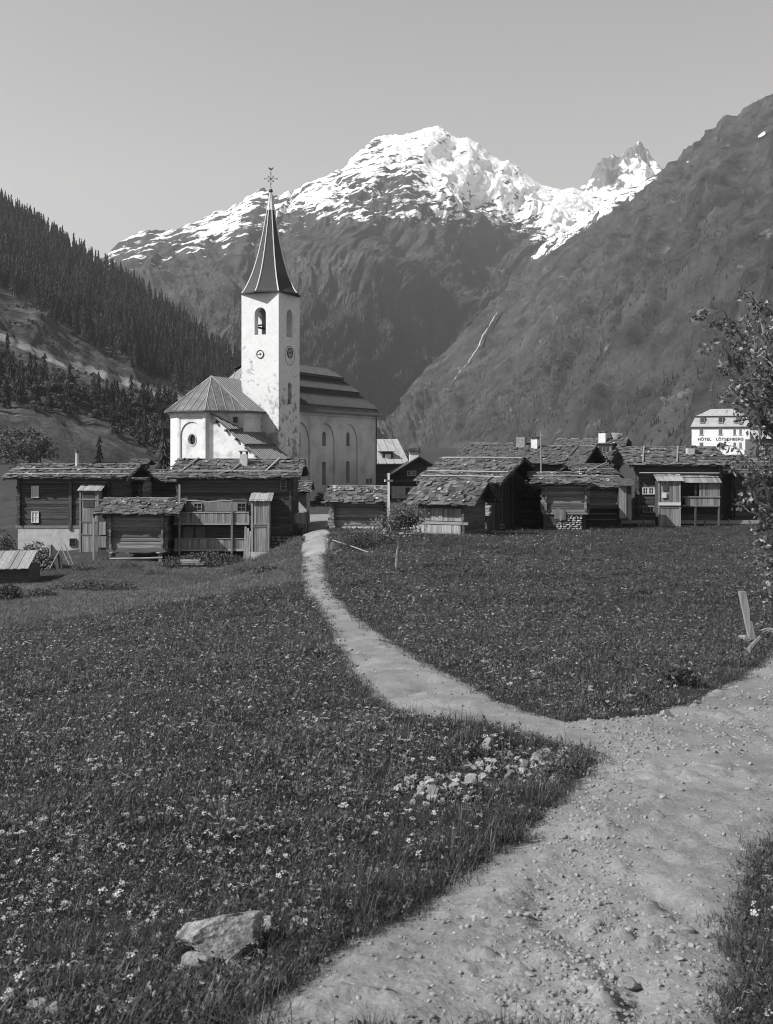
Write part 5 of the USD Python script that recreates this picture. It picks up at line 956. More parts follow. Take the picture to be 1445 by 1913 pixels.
# ------------------------------------------------------------------ wayside cross, pole, fences, stacks
def gz_(x, y): return float(H(x, y))
p = at(726.5, 1000, 85); p[2] = gz_(p[0], p[1]) - .2; T = Thing('wayside_cross', 'tall pale wooden wayside cross rising behind the little tree', 'cross', p, 0); zc = EYE - (884 - HZ) * 85 / FOC - p[2]
T.part('upright', hexa([(-.1, -.1, 0), (.1, -.1, 0), (.1, .1, 0), (-.1, .1, 0)], [(-.085, -.08, zc), (.085, -.08, zc), (.085, .08, zc), (-.085, .08, zc)]), 'cross_wood' if 'cross_wood' in M else 'window_paint'); za = EYE - (898 - HZ) * 85 / FOC - p[2]
T.part('arm', box(-.34, .34, -.09, .07, za - .08, za + .08), 'board_x'); T.part('arm_cap', box(-.36, -.25, -.1, .08, za - .085, za + .085), 'window_paint')
v, f = rock(.5, 5, 2, .4, .9); T.part('base_stone', (v + [0, 0, .25], f), 'wall_stone')
p = at(1011, 905, 100); T = Thing('pole', 'tall bare upright pole standing between the barn roofs', 'pole', at(1011, 990, 100)); zt = (990 - 806) * 100 / FOC; T.part('shaft', tube([[0, 0, -.5], [.03, 0, zt * .5], [0, 0, zt]], [.1, .085, .06], 7), 'board_z'); T.part('insulator', tube([[.02, 0, zt - .35], [.14, 0, zt - .35]], .05, 6), 'curtain')
p = ground(1312, 984, 60, 130); T = Thing('plank_fence', 'low plank fence in front of the house with the boarded porch', 'fence', p); q = p[1] / FOC
for a, b in ((-150, -110), (-108, -70), (-40, 5), (7, 50), (52, 108)):
    T.part('plank', box(a * q, b * q - .03, -.03, .02, .25 + .05 * rng.random(), .55 + .05 * rng.random()), 'batten_x')
    T.part('post', box(a * q - .08, a * q + .05, .025, .14, -.3, .7), 'board_z')
for k in range(4): T.part('lower_plank', box((-85 + k * 12) * q, (-60 + k * 14) * q, -.2, .0, -.05 + .1 * (k % 2), .06 + .1 * (k % 2)), 'pale_board_x')
p = ground(922, 991, 60, 120); T = Thing('wooden_rack', 'low pale slatted rack lying beside the large dark barn', 'rack', p, math.radians(-5)); q = p[1] / FOC
for z in (.15, .45): T.part('rail', box(-22 * q, 22 * q, -.04, .04, z, z + .09), 'pale_board_x')
for k in range(11): T.part('slat', box((-20 + 4 * k) * q - .03, (-20 + 4 * k) * q + .03, .045, .08, .05, .6), 'board_z')
p = ground(356, 1063, 50, 110); T = Thing('plank_stack', 'stack of weathered planks lying in the grass below the balcony house', 'plank stack', p, math.radians(-2)); q = p[1] / FOC
for k in range(9): a = rng.uniform(-28, -24) + (k > 5) * 8; T.part('plank', box(a * q, (rng.uniform(20, 34) - (k % 3) * 8) * q, rng.uniform(0, .12), .45, .04 + (k // 2) * .13, .04 + (k // 2) * .13 + .1), 'board_x' if k % 2 else 'pale_board_x')
p = ground(612, 1032, 40, 110); T = Thing('gate_post', 'pair of short leaning gate posts at the village end of the path', 'post', p)
q = p[1] / FOC; T.part('post', beam((-.02, 0, -.2), (-.16, .05, 27 * q), .13, .13), 'pale_board_z'); T.part('post', beam((.2, 0, -.2), (.28, 0, 19 * q), .12, .12), 'pale_board_z')
p = ground(622, 1022, 40, 110); p2 = ground(690, 1036, 40, 110); T = Thing('fence_rail', 'fallen fence rail running right from the gate posts', 'rail', p); T.part('rail', tube([[0, 0, .45], (p2 - p) * .5 + [0, 0, .3], (p2 - p) + [0, 0, .12]], .045, 6), 'log_x'); T.part('fork', beam((.1, 0, -.2), (.1, 0, .45), .08, .08), 'board_z')
# low hut with a board roof at the bottom left
p = at(-40, 1086, 74); q = 74 / FOC; T = Thing('board_hut', 'low hut with a ragged board roof at the left edge of the field', 'hut', p, math.radians(4)); T.part('wall', box(0, 90 * q, .3, 3.4, -1, 24 * q), 'dark_log_x')
for k in range(14): x = k * 7 * q - .2; o = rng.uniform(0, .05); T.part('roof_board', hexa([(x, -.2, 22 * q + o), (x + 6.7 * q, -.2, 22 * q + o), (x + 6.7 * q - .3, 3.6, 46 * q + o), (x - .3, 3.6, 46 * q + o)], [(x, -.2, 22 * q + o + .05), (x + 6.7 * q, -.2, 22 * q + o + .05), (x + 6.7 * q - .3, 3.6, 46 * q + o + .05), (x - .3, 3.6, 46 * q + o + .05)]), 'board_y')
# heap of firewood and rubble, and poles leaning on it
p = at(68, 1064, 82); p[2] = gz_(p[0], p[1]); q = 82 / FOC; gg = np.random.default_rng(4); T = Thing('firewood_heap', 'heap of split firewood and rubble in front of the pale base of the left house', 'firewood heap', p); st = []
bx = [rock(1, 9, 3, .4, 1)]; v = bx[0][0] * [38 * q, .9, 46 * q]; T.part('heap_core', (v + [0, .6, 0], bx[0][1]), 'soil')
for k in range(420):
    a = gg.uniform(-34, 34); hgt = 52 * math.sqrt(max(0, 1 - (a / 38) ** 2)) ; z = gg.uniform(0, hgt) * q; y = .5 - 1.0 * math.sqrt(max(0, 1 - (z / (52 * q)) ** 2)); d = gg.normal(size=3); d[2] *= .5; d /= np.linalg.norm(d); c = np.array([a * q, y, z]); l = gg.uniform(.12, .3); st.append(beam(c - d * l, c + d * l, gg.uniform(.05, .12), gg.uniform(.04, .09)))
T.part('split_wood', join(st), 'log_x', kind='stuff')
for k in range(26): a = gg.uniform(-32, 32); z = gg.uniform(0, 50) * q * math.sqrt(max(0, 1 - (a / 38) ** 2)); v, f = rock(gg.uniform(.1, .2), int(gg.integers(1e6)), 1); T.part('stone', (v + [a * q, .5 - 1.05 * math.sqrt(max(0, 1 - (z / (52 * q)) ** 2)), z], f), 'wall_stone')
p = at(104, 1064, 81.5); p[2] = gz_(p[0], p[1]) - .1; T = Thing('lean_to_screen', 'dark sloping board screen at the right end of the firewood heap', 'board screen', p, math.radians(-12)); T.part('board', prism([(-.5, 0), (.65, 0), (.45, 1.0), (-.3, 2.0), (-.5, 1.95)], 1, -.04, .04), 'dark_log_z'); T.part('brace', beam((-.45, -.06, 0), (-.4, -.06, 1.95), .08, .05), 'board_z')
for k, (xa, ya, xb, yb, lab) in enumerate(((93, 1060, 115, 1022, 'pale thin pole leaning to the right against the firewood heap'), (130, 1053, 114, 1021, 'dark thin pole, left of two leaning left together'), (137, 1052, 121, 1017, 'dark thin pole, rightmost of the three leaning at the firewood heap'))):
    a, b = at(xa, ya, 81 - .3 * k), at(xb, yb, 81.6 - .3 * k); T = Thing('leaning_pole', lab, 'pole', a); T.part('stick', tube([[0, 0, -.1], b - a], .045, 6), 'pale_board_z' if k == 0 else 'log_z')
# dry stone wall behind the little tree
p = ground(752, 1004, 60, 110); T = Thing('dry_stone_wall', 'low pale dry-stone wall behind the little tree', 'wall', p, 0); q = p[1] / FOC; out = []
for r in range(4):
    x = -36 * q
    while x < 30 * q: b = rng.uniform(.18, .5); v, f = rock(1, int(rng.integers(1e6)), 1, .3, 1); v = v / np.abs(v).max(0) * [b * .5, .2, .1]; T.part('stone', (v + [x + b/2, rng.normal(0, .03), .08 + r * .17], f), 'wall_stone'); x += b * .97
# ------------------------------------------------------------------ trees and bushes near by
def limb(a, b, r0, r1, g, sag=.0, n=6, wob=.06):
    a, b = np.asarray(a, float), np.asarray(b, float); t = np.linspace(0, 1, n)[:, None]; L = np.linalg.norm(b - a); k = g.normal(0, wob * L, (n, 3)) * np.sin(np.pi * t) * .5
    return a * (1 - t) + b * t + k + np.array([0, 0, 1.]) * sag * L * np.sin(np.pi * t), np.linspace(r0, r1, n)
g = np.random.default_rng(50)
p = ground(741, 1066, 30, 90); q = p[1] / FOC
T = Thing('young_fruit_tree', 'small leafy fruit tree with thin crooked trunk in the right meadow', 'tree', p)
tk = np.array([[0, 0, -.15], [.03, 0, 30 * q], [.12, 0, 52 * q], [.06, 0, 62 * q], [.14, 0, 84 * q], [.16, 0, 92 * q]]) * [1, 1, 1]
T.part('trunk', tube(tk, [.075, .065, .055, .05, .045, .035], 7), 'bark_pale' if 'bark_pale' in M else 'bark'); T.part('twig', tube([tk[2], tk[2] + [.22, 0, .15], tk[2] + [.32, 0, .4]], [.03, .02, .01], 5), 'bark')
tips = []
for k in range(9):
    e = np.array([g.uniform(-38, 40) * q, g.uniform(-.7, .7), g.uniform(80, 124) * q]); P_, R_ = limb(tk[4] if k % 2 else tk[5], e, .03, .008, g); T.part('limb', tube(P_, R_, 5), 'bark'); tips += list(P_[2:])
tips = np.array(tips)
def round_tips(T_, r): return lambda gg, n: T_[gg.integers(0, len(T_), n)] + gg.normal(0, r, (n, 3))
T.part('foliage', leafcloud(3600, .055, round_tips(tips, .22), 51), 'leaf', kind='stuff')
# blossoming apple tree at the right edge
b0 = np.array([5.15, 12.6, 0.0]); b0[2] = gz_(b0[0], b0[1]) - .1
T = Thing('apple_tree', 'blossoming apple tree whose branches reach in from the right edge', 'tree', b0)
def rel(px, py, d): return at(px, py, d) - b0
fork = np.array([-.1, .05, 1.5]); top = np.array([-.25, -.1, 3.2])
P_, R_ = limb([0, 0, -.1], fork, .17, .12, g, wob=.03); T.part('trunk', tube(P_, R_, 9), 'bark'); P_, R_ = limb(fork, top, .11, .05, g); T.part('limb', tube(P_, R_, 7), 'bark')
ends = [(1432, 492, 12.4), (1372, 545, 12.2), (1322, 578, 12.0), (1425, 600, 12.8), (1320, 645, 12.0), (1380, 620, 12.6), (1330, 690, 11.8), (1400, 690, 13), (1334, 722, 11.7), (1372, 728, 12.2), (1425, 735, 12.4), (1400, 655, 11.6), (1440, 560, 12.0),
        (1352, 842, 11.4), (1400, 830, 12.0), (1345, 880, 11.5), (1392, 905, 11.8), (1420, 880, 12.3), (1385, 960, 11.9), (1425, 945, 12.1), (1430, 1000, 12.2), (1402, 1045, 11.9), (1425, 1080, 12.2), (1440, 905, 11.5), (1410, 1095, 12.3), (1500, 520, 12.4), (1520, 640, 12.8), (1560, 760, 12.3), (1500, 860, 12.8), (1540, 960, 12.5), (1600, 560, 13), (1640, 700, 12.6), (1690, 820, 12.8), (1640, 930, 12.4), (1760, 700, 12.9), (1500, 700, 11.6), (1480, 980, 12.0)]
tips, fine = [], []
for px, py, d in ends:
    e = rel(px + 30, py, d); s_ = fork if py > 800 else (fork * .4 + top * .6 if py > 620 else top); P_, R_ = limb(s_, e, .045, .008, g, sag=.06, n=8); T.part('limb', tube(P_, R_, 5), 'bark'); L = P_[3:]
    for j in range(len(L)):
        if j % 2: tips.append(L[j])
        for _ in range(1 + (j % 2)):
            t2 = L[j] + g.normal(0, .13, 3) + [0, 0, .05]; fine.append(tube([L[j], (L[j] + t2) / 2 + g.normal(0, .02, 3), t2], [.009, .006, .003], 3)); tips.append(t2)
T.part('twigs', join(fine), 'bark', kind='stuff'); tips = np.array(tips)
T.part('foliage', leafcloud(8600, .034, round_tips(tips, .05), 52, up=.3), 'leaf', kind='stuff')
def blossom(n, T_, seed, r=.02):
    gg = np.random.default_rng(seed); c = T_[gg.integers(0, len(T_), n)] + gg.normal(0, .05, (n, 3)); out = []
    for k in range(n):
        d = gg.normal(size=3); d[2] += .4; d /= np.linalg.norm(d); a = np.cross(d, [.3, .2, .9]); a /= np.linalg.norm(a); b = np.cross(d, a); V = [c[k]]
        for j in range(5): f = j * 1.2566; V += [c[k] + r * (math.cos(f - .4) * a + math.sin(f - .4) * b) + d * r * .35, c[k] + r * (math.cos(f + .4) * a + math.sin(f + .4) * b) + d * r * .35]
        out.append((np.array(V), np.array([[0, 1 + 2*j, 2 + 2*j] for j in range(5)])))
    return join(out)
T.part('blossom', blossom(900, tips, 53), 'flower', kind='stuff')
# bushes and weeds
def bush(name, label, px, py, w, h, d=None, n=900, m='shrub_leaf', leaf=.065, cat='bush', group=None, depth=.6, seed=0):
    p = ground(px, py, 4, 120) if d is None else at(px, py, d); p[2] = gz_(p[0], p[1]); q = p[1] / FOC; W, Hh = w * q / 2, h * q
    T = Thing(name, label, cat, p, 0, group)
    def f(gg, n): a = gg.normal(size=(n, 3)); a /= np.linalg.norm(a, axis=1, keepdims=True); a *= gg.random((n, 1)) ** .35; lump = .75 + .5 * meshkit.noise(a * 2 + seed * 5.1, seed); a *= lump[:, None]; return np.column_stack([a[:, 0] * W, a[:, 1] * max(depth, W * .4), np.abs(a[:, 2]) * Hh])
    T.part('foliage', leafcloud(n, leaf, f, 700 + seed), m, kind='stuff')
    if name == 'rose_bush': T.part('blooms', leafcloud(60, .1, f, 5), 'flower', kind='stuff')
    for k in range(3): T.part('stem', tube([[0, 0, -.1], [g.uniform(-.3, .3) * W, 0, Hh * .4], [g.uniform(-.6, .6) * W, 0, Hh * .75]], [.03, .02, .01], 4), 'bark')
bush('ivy_bank', 'dark leafy bank of bushes under the balconies of the balcony house', 392, 1062, 150, 34, None, 4200, leaf=.07, depth=.8, seed=1)
bush('bush', 'dark low bush below the privy tower of the balcony house, beside the path', 500, 1072, 60, 16, None, 700, seed=2)
bush('bush', 'low round bush between the raised barn and the balcony house', 318, 1062, 40, 24, None, 600, seed=3)
bush('bush', 'dark round bush at the left edge below the board hut', 14, 1122, 66, 34, None, 2600, leaf=.055, seed=4)
bush('hedge', 'long low dark hedge across the left field', 180, 1106, 180, 22, None, 4400, leaf=.055, seed=5, depth=.5, cat='hedge')
bush('bush', 'low dark shrub at the left end of the long field hedge', 75, 1116, 70, 16, None, 1600, leaf=.055, seed=6)
bush('bush', 'leafy bush by the fallen rail, left of the little tree', 672, 1028, 74, 34, None, 2600, leaf=.055, seed=7)
bush('bush', 'small leafy bush right of the fallen rail, close to the little tree', 712, 1016, 40, 22, None, 1000, leaf=.055, seed=8)
bush('rose_bush', 'bush with pale blooms against the foot of the nave wall', 598, 946, 22, 22, 126, 500, leaf=.12, seed=9); 
bush('weed_patch', 'broad-leaved weeds on the edge of the right meadow above the cart road', 1275, 1290, 80, 42, None, 420, 'herb', .05, 'weeds', seed=10, depth=.35)
bush('weed_patch', 'lower broad-leaved weeds left of the leafier patch above the cart road', 1195, 1318, 60, 24, None, 260, 'herb', .045, 'weeds', seed=11, depth=.3)
bush('bush', 'overgrown tangle of bushes left of the firewood heap at the left edge', 6, 1040, 60, 66, 84, 1800, leaf=.1, seed=12)
for k, (px, py, w, h) in enumerate(((240, 1062, 60, 14), (160, 1066, 60, 14), (290, 1075, 50, 10), (455, 1070, 70, 12))): bush('weed_patch', ['nettles under the floor beams of the raised barn', 'nettles at the foot of the tall privy of the left house', 'thin weeds in front of the plank stack', 'tall weeds below the leaning planks of the balcony house'][k], px, py, w, h, None, 620, 'herb', .05, 'weeds', seed=20 + k, depth=.5)
# ------------------------------------------------------------------ stones
def stone(px, py, w, h, label, name='stone', seed=1, group=None, m='boulder', sub=3, cat='stone', sink=.25, dist=None):
    p = ground(px, py, 2.6, 120); q = p[1] / FOC; v, f = rock(1.0, seed, sub, .3, 1.0, cuts=14, deep=.4)
    if sub > 3: v = v * (1 + .16 * (meshkit.fbm(v * [3, 3, 7], 5, seed) - .5) + .10 * (meshkit.fbm(v * 14, 3, seed) - .5))[:, None]
    v = v / np.ptp(v, axis=0) * [w * q, (w * .7 + h * .3) * q, h * q * 1.25]
    T = Thing(name, label, cat, p + [0, 0, h * q * (.5 - sink) + .01], g.uniform(-.3, .3), group); T.part('block', (v, f), m, smooth=22); return T
stone(432, 1786, 165, 78, 'large pale broken boulder in the grass at bottom left', 'boulder', 23, sub=5, cat='boulder', sink=.15)
stone(496, 1752, 40, 40, 'dark stone tight against the right side of the large boulder', seed=4)
stone(362, 1822, 60, 34, 'half sunken flat stone just below the large boulder', seed=5)
stone(428, 1820, 34, 30, 'small pale stone under the right foot of the large boulder', seed=6)
stone(550, 1745, 34, 26, 'squarish pale stone between the large boulder and the cart road', seed=7)
stone(575, 1700, 26, 16, 'small flat pale stone above the squarish one near the boulder', seed=8)
stone(72, 1905, 46, 34, 'pale flat stone, left one of the pair at the bottom left corner', seed=9)
stone(100, 1912, 30, 38, 'upright pale stone, right one of the pair at the bottom left corner', seed=10)
stone(288, 1872, 30, 44, 'upright pale stone in tall grass at the bottom of the photo', seed=12)
stone(258, 1885, 34, 22, 'flat pale stone just left of the upright stone in tall grass', seed=13)
for k, (px, py, w, h) in enumerate(((622, 1662, 34, 16), (650, 1665, 20, 14), (695, 1672, 18, 16), (755, 1680, 16, 14), (738, 1612, 18, 12), (670, 1720, 30, 12))): stone(px, py, w, h, ['pale flat stone, largest of the short row in the grass beside the road', 'small pale stone second in the short row in the grass', 'round pale stone third in the short row beside the road', 'pale pebble where the grass meets the road, end of the short row', 'small pale stone alone in the grass above the short row', 'flat stone at the grass edge below the short row'][k], seed=30 + k)
gg = np.random.default_rng(91); 
for k in range(150):                                  # the heap at the fork
    a = gg.random(); cx_, cy_ = (820 + gg.normal(0, 38), 1482 + gg.normal(0, 15)) if a < .6 else ((935 + gg.normal(0, 52), 1432 + gg.normal(0, 13)) if a < .9 else (985 + gg.normal(0, 35), 1455 + gg.normal(0, 18)))
    w = gg.uniform(8, 17) if k > 30 else gg.uniform(17, 30); T = stone(cx_, cy_, w, w * gg.uniform(.5, .9), 'pale stone lying in the stone heap at the fork of the path', 'heap_stone', 100 + k, 'stones of the heap at the fork', sub=2, m='heap_stone', sink=.0)
stone(1085, 1418, 120, 20, 'long flat rock slab at the edge of the cart road right of the stone heap', 'rock_slab', 61, sink=.3, cat='rock')
stone(1310, 1462, 200, 36, 'wide smooth bedrock hump in the middle of the cart road', 'bedrock', 62, sink=.72, m='road_rock' if 'road_rock' in M else 'boulder', cat='rock')
stone(1390, 1202, 34, 18, 'flat pale stone left of the foot of the leaning post', seed=63)
stone(1418, 1175, 18, 12, 'small triangular stone right of the leaning post', seed=64)
stone(1440, 1186, 30, 12, 'flat stone at the right edge behind the leaning post', seed=66)
stone(1247, 1345, 34, 16, 'slanted stone where the right meadow bank meets the cart road', seed=67)
for k in range(34): px = gg.uniform(1090, 1400); py = 1346 - (px - 1090) * .19 + gg.normal(4, 9); w = gg.uniform(8, 22); stone(px, py, w, w * .5, 'pale stone along the foot of the right meadow bank', 'bank_stone', 260 + k, 'stones along the foot of the right meadow bank', sub=2)
RS = [(1060, 1745, 20), (1015, 1700, 14), (1280, 1745, 30), (1310, 1760, 26), (1245, 1590, 22), (1130, 1530, 26), (1100, 1500, 18), (1370, 1560, 34), (1405, 1562, 26), (1420, 1595, 22), (1140, 1395, 20), (1200, 1418, 22), (1375, 1388, 30), (1170, 1455, 16), (1230, 1700, 18), (1065, 1835, 16), (1180, 1850, 40), (1000, 1860, 22), (940, 1870, 26), (975, 1905, 30), (1030, 1880, 34), (1240, 1835, 30), (1110, 1765, 16), (905, 1715, 12), (1385, 1640, 26), (1290, 1660, 20)]
for k, (px, py, w) in enumerate(RS): stone(px, py, w, w * .5, 'stone lying loose on the stony cart road', 'road_stone', 340 + k, 'loose stones on the cart road', sub=2, m='road_rock' if 'road_rock' in M else 'boulder')
# leaning post with its prop
p = ground(1410, 1203, 10, 60); q = p[1] / FOC; T = Thing('leaning_post', 'weathered squared post leaning left above the cart road', 'post', p)
a, b = np.array([.0, 0, -.15]), np.array([-22 * q, .05, 98 * q]); T.part('shaft', carve(beam(a, b, .15, .12), [move(box(0, .1, -.3, .3, -.11, .11), a * .42 + b * .58 + [.045, 0, 0]), move(box(0, .1, -.3, .3, -.10, .10), a * .85 + b * .15 + [.05, 0, 0])]), 'board_z')
p = ground(1391, 1226, 10, 60); p2 = at(1422, 1190, p[1] + .1); T = Thing('broken_stake', 'short dark broken stake lying across the foot of the leaning post', 'stake', p); T.part('stick', tube([[0, 0, .0], (p2 - p) * .5 + [0, 0, .02], p2 - p], [.05, .055, .045], 7), 'log_z')
# ------------------------------------------------------------------ meadow growth
def blades(n, h, spread, w, seed, lean=.5):
    gg = np.random.default_rng(seed); V, F = [], []
    for k in range(n):
        b = np.append(gg.normal(0, spread, 2), -.01); a = gg.uniform(0, 6.28); d = np.array([math.cos(a), math.sin(a), 0]); s = np.array([-d[1], d[0], 0]) * w * gg.uniform(.6, 1.3); L = h * gg.uniform(.5, 1.2); l = lean * gg.uniform(.2, 1.3)
        p1 = b + d * L * l * .3 + [0, 0, L * .55]; p2 = b + d * L * l + [0, 0, L * (1 - .35 * l)]; i = len(V); V += [b - s, b + s, p1 - s * .8, p1 + s * .8, p2]; F += [[i, i+1, i+3], [i, i+3, i+2], [i+2, i+3, i+4]]
    return np.array(V), np.array(F)
def herbs(n, h, spread, leaf, seed):
    def f(gg, m): r = gg.normal(0, spread, (m, 2)); return np.column_stack([r, h * gg.uniform(.15, 1.0, m)])
    return leafcloud(n, leaf, f, seed, up=.7)
def umbel(seed, h, r, n):
    gg = np.random.default_rng(seed); ms = []
    for k in range(n):
        a = gg.uniform(0, 6.28); rr = r * math.sqrt(gg.random()); c = np.array([rr * math.cos(a), rr * math.sin(a), h - rr * .35 + gg.normal(0, .003)]); s = r * gg.uniform(.16, .3); t = gg.normal(0, .25, 2)
        ms.append((np.array([c + [s, 0, t[0] * s], c + [0, s, t[1] * s], c + [-s, 0, -t[0] * s], c + [0, -s, -t[1] * s]]), np.array([[0, 1, 2], [0, 2, 3]])))
    return join(ms)
gt = [('grass_tuft', blades(26, .11, .045, .0022, 1), 'grass'), ('grass_tuft', blades(22, .15, .05, .0024, 2, .7), 'grass'), ('herb', herbs(34, .075, .05, .013, 3), 'herb'), ('herb', herbs(26, .095, .05, .018, 4), 'herb'), ('herb', herbs(40, .06, .055, .010, 5), 'herb'), ('grass_tuft', blades(18, .23, .05, .0026, 6, .6), 'grass')]
def field(d0, d1, per, seed, amax=.46, grow=.02, test=None):
    gg = np.random.default_rng(seed); n = int(per * amax * (d1 ** 2 - d0 ** 2)); d = np.sqrt(gg.uniform(d0 ** 2, d1 ** 2, n)); a = gg.uniform(-amax, amax, n); x, y = a * d, d; k = ~on_road(x, y, grow)
    if test is not None: k &= test(x, y)
    return np.column_stack([x[k], y[k]]), gg
hull = [Polygon([tuple(HOME[k]['P'][:2] + np.array([[math.cos(HOME[k]['yaw']), -math.sin(HOME[k]['yaw'])], [math.sin(HOME[k]['yaw']), math.cos(HOME[k]['yaw'])]]) @ np.array(c)) for c in ((-.6, -.6), (HOME[k]['w'] + .5, -.6), (HOME[k]['w'] + .5, HOME[k]['dp']), (-.6, HOME[k]['dp']))]) for k in HOME]
BUILT = shapely.union_all(hull); shapely.prepare(BUILT)
HEAP = [ground(a, b, 4, 40) for a, b in ((780, 1492), (830, 1482), (880, 1470), (900, 1435), (950, 1430), (1000, 1440), (985, 1462), (860, 1455))]
def nearheap(x, y): return np.min([np.hypot(x - h[0], (y - h[1]) * .55) for h in HEAP], axis=0)
ROCKP = ground(432, 1800, 3, 20)
def leftfield(x, y):                                  # the smooth paler strip beyond the flowery meadow
    px, py = proj(np.stack([x, y, H(x, y)], -1)); ln = np.interp(px, [-200, 0, 250, 420, 562, 575], [1195, 1180, 1140, 1115, 1092, 900]); return (py < ln) & (px < 575)
PP, SS, YY, II, TT = [], [], [], [], []
for d0, d1, per, sc, w in ((3.4, 6, 1300, .78, (.2, .14, .2, .12, .3, .04)), (6, 10, 900, .85, (.15, .09, .22, .14, .38, .02)), (10, 18, 400, 1.1, (.14, .08, .22, .16, .38, .02)), (18, 34, 120, 1.7, (.2, .1, .22, .14, .33, .01)), (34, 62, 24, 3.2, (.25, .15, .2, .1, .3, 0)), (62, 100, 11, 4.0, (.3, .2, .2, 0, .3, 0))):
    xy, gg = field(d0, d1, per, int(d0 * 10), test=lambda x, y: ~shapely.contains_xy(BUILT, x, y) & ~(leftfield(x, y) & (y > 30))); n = len(xy)
    clump = meshkit.fbm(np.column_stack([xy * .9, np.zeros(n)]), 3, 4); s = sc * gg.uniform(.6, 1.25, n) * (.55 + .95 * clump)
    s = s * np.where(nearheap(xy[:, 0], xy[:, 1]) < .24, np.where(gg.random(n) < .72, .55, .02), 1) * np.where((np.abs(xy[:, 0] - ROCKP[0]) < .2) & (np.abs(xy[:, 1] - ROCKP[1] - .05) < .22), .02, 1)
    PP.append(np.column_stack([xy, H(xy[:, 0], xy[:, 1]) - .01])); SS.append(np.column_stack([s, s, s * (1 if sc < 1.3 else (1.3 / sc) ** .55)])); YY.append(gg.uniform(0, 6.28, n)); II.append(gg.choice(6, n, p=np.array(w) / sum(w))); TT.append(gg.normal(0, .12, (n, 2)))
PP, SS, YY, II, TT = map(np.concatenate, (PP, SS, YY, II, TT)); print('meadow', len(PP))
scatter('meadow_grass', gt, PP, YY, SS, II, 'grass and leafy herbs of the dark flowery meadow', 'grass', TT)
# longer grass along the edges of path and road
gg = np.random.default_rng(77); E = np.array(ROAD.exterior.coords); seg = np.linalg.norm(np.diff(E, axis=0), axis=1); Q = []
for i in range(len(seg)):
    if E[i, 1] > 60 or E[i, 0] / max(E[i, 1], 1) > .45: continue
    dmid = E[i, 1]; k = gg.random(int(seg[i] * np.clip(500 / dmid, 10, 90)) + 1); base = E[i] + (E[i+1] - E[i]) * k[:, None]; Q.append(base + gg.normal(0, .05 + .004 * dmid, base.shape))
Q = np.vstack(Q); n = len(Q); sc = np.clip(.7 + Q[:, 1] * .02, .8, 2.2) * gg.uniform(.5, 1.1, n)
scatter('verge_grass', gt, np.column_stack([Q, H(Q[:, 0], Q[:, 1]) - .01]), gg.uniform(0, 6.28, n), sc, gg.choice([0, 1, 2, 4, 5], n, p=[.3, .3, .15, .15, .1]), 'grass hanging over the edges of the path', 'grass', gg.normal(0, .2, (n, 2)))
# big grass clump at the fork and along its bank
cl = []
for px, py, n_, r_ in ((925, 1395, 70, .16), (870, 1388, 40, .2), (990, 1400, 30, .15), (1075, 1412, 26, .15), (800, 1372, 40, .3), (1010, 1500, 60, .25), (930, 1560, 60, .3), (830, 1620, 60, .3), (720, 1690, 50, .25)):
    c = ground(px, py, 4, 40); cl.append(c[:2] + gg.normal(0, r_, (n_, 2)))
cl = np.vstack(cl); cl = cl[~on_road(cl[:, 0], cl[:, 1], -.05)]; n = len(cl)
scatter('grass_clumps', [gt[1], gt[5]], np.column_stack([cl, H(cl[:, 0], cl[:, 1])]), gg.uniform(0, 6.28, n), gg.uniform(.8, 1.35, n), gg.integers(0, 2, n), 'tall grass clumps on the bank at the fork', 'grass', gg.normal(0, .15, (n, 2)))
# smooth left field
xy, gg = field(36, 90, 16, 5, test=lambda x, y: leftfield(x, y) & ~shapely.contains_xy(BUILT, x, y)); n = len(xy)
scatter('field_grass', [('grass_tuft', blades(40, .10, .10, .004, 8), 'grass_pale'), ('grass_tuft', blades(36, .13, .11, .004, 9), 'grass_pale')], np.column_stack([xy, H(xy[:, 0], xy[:, 1]) - .01]), gg.uniform(0, 6.28, n), np.column_stack([gg.uniform(2, 3.2, (n, 1))] * 2 + [gg.uniform(1, 1.6, (n, 1))]), gg.integers(0, 2, n), 'even paler grass of the field below the left houses', 'grass', gg.normal(0, .1, (n, 2)))
# flowers
fl = [('flower_head', umbel(1, .12, .016, 9), 'flower'), ('flower_head', umbel(2, .16, .022, 14), 'flower'), ('flower_head', umbel(3, .10, .010, 5), 'flower'), ('puff', leafcloud(40, .0045, lambda gg, n: (lambda q: q / np.linalg.norm(q, axis=1, keepdims=True))(gg.normal(size=(n, 3))) * .011 + [0, 0, .16], 4, up=0), 'flower')]
PP, SS, II = [], [], []
for d0, d1, per, sc, kinds in ((3.6, 7, 60, .95, (.3, .3, .32, .08)), (7, 14, 46, 1.0, (.35, .25, .35, .05)), (14, 26, 20, 1.25, (.4, .3, .3, 0)), (26, 50, 8, 1.7, (.5, .3, .2, 0)), (50, 88, 2.5, 2.3, (.6, .4, 0, 0))):
    xy, gg = field(d0, d1, per * 3.4, int(d0 * 10) + 1, grow=.06, test=lambda x, y: ~shapely.contains_xy(BUILT, x, y) & ~(leftfield(x, y) & (y > 30))); c = meshkit.fbm(np.column_stack([xy * np.clip(9 / d0, .25, 1.6), np.full(len(xy), 2.)]), 3, 8)
    k = gg.random(len(xy)) < np.clip((c - .36) * 3.2, .06, 1) * .62; xy = xy[k]; n = len(xy); s = sc * gg.uniform(.7, 1.25, n)
    PP.append(np.column_stack([xy, H(xy[:, 0], xy[:, 1])])); SS.append(np.column_stack([s, s, s * (1 if sc < 1.2 else .8)])); II.append(gg.choice(4, n, p=kinds))
PP, SS, II = map(np.concatenate, (PP, SS, II)); n = len(PP); print('flowers', n)
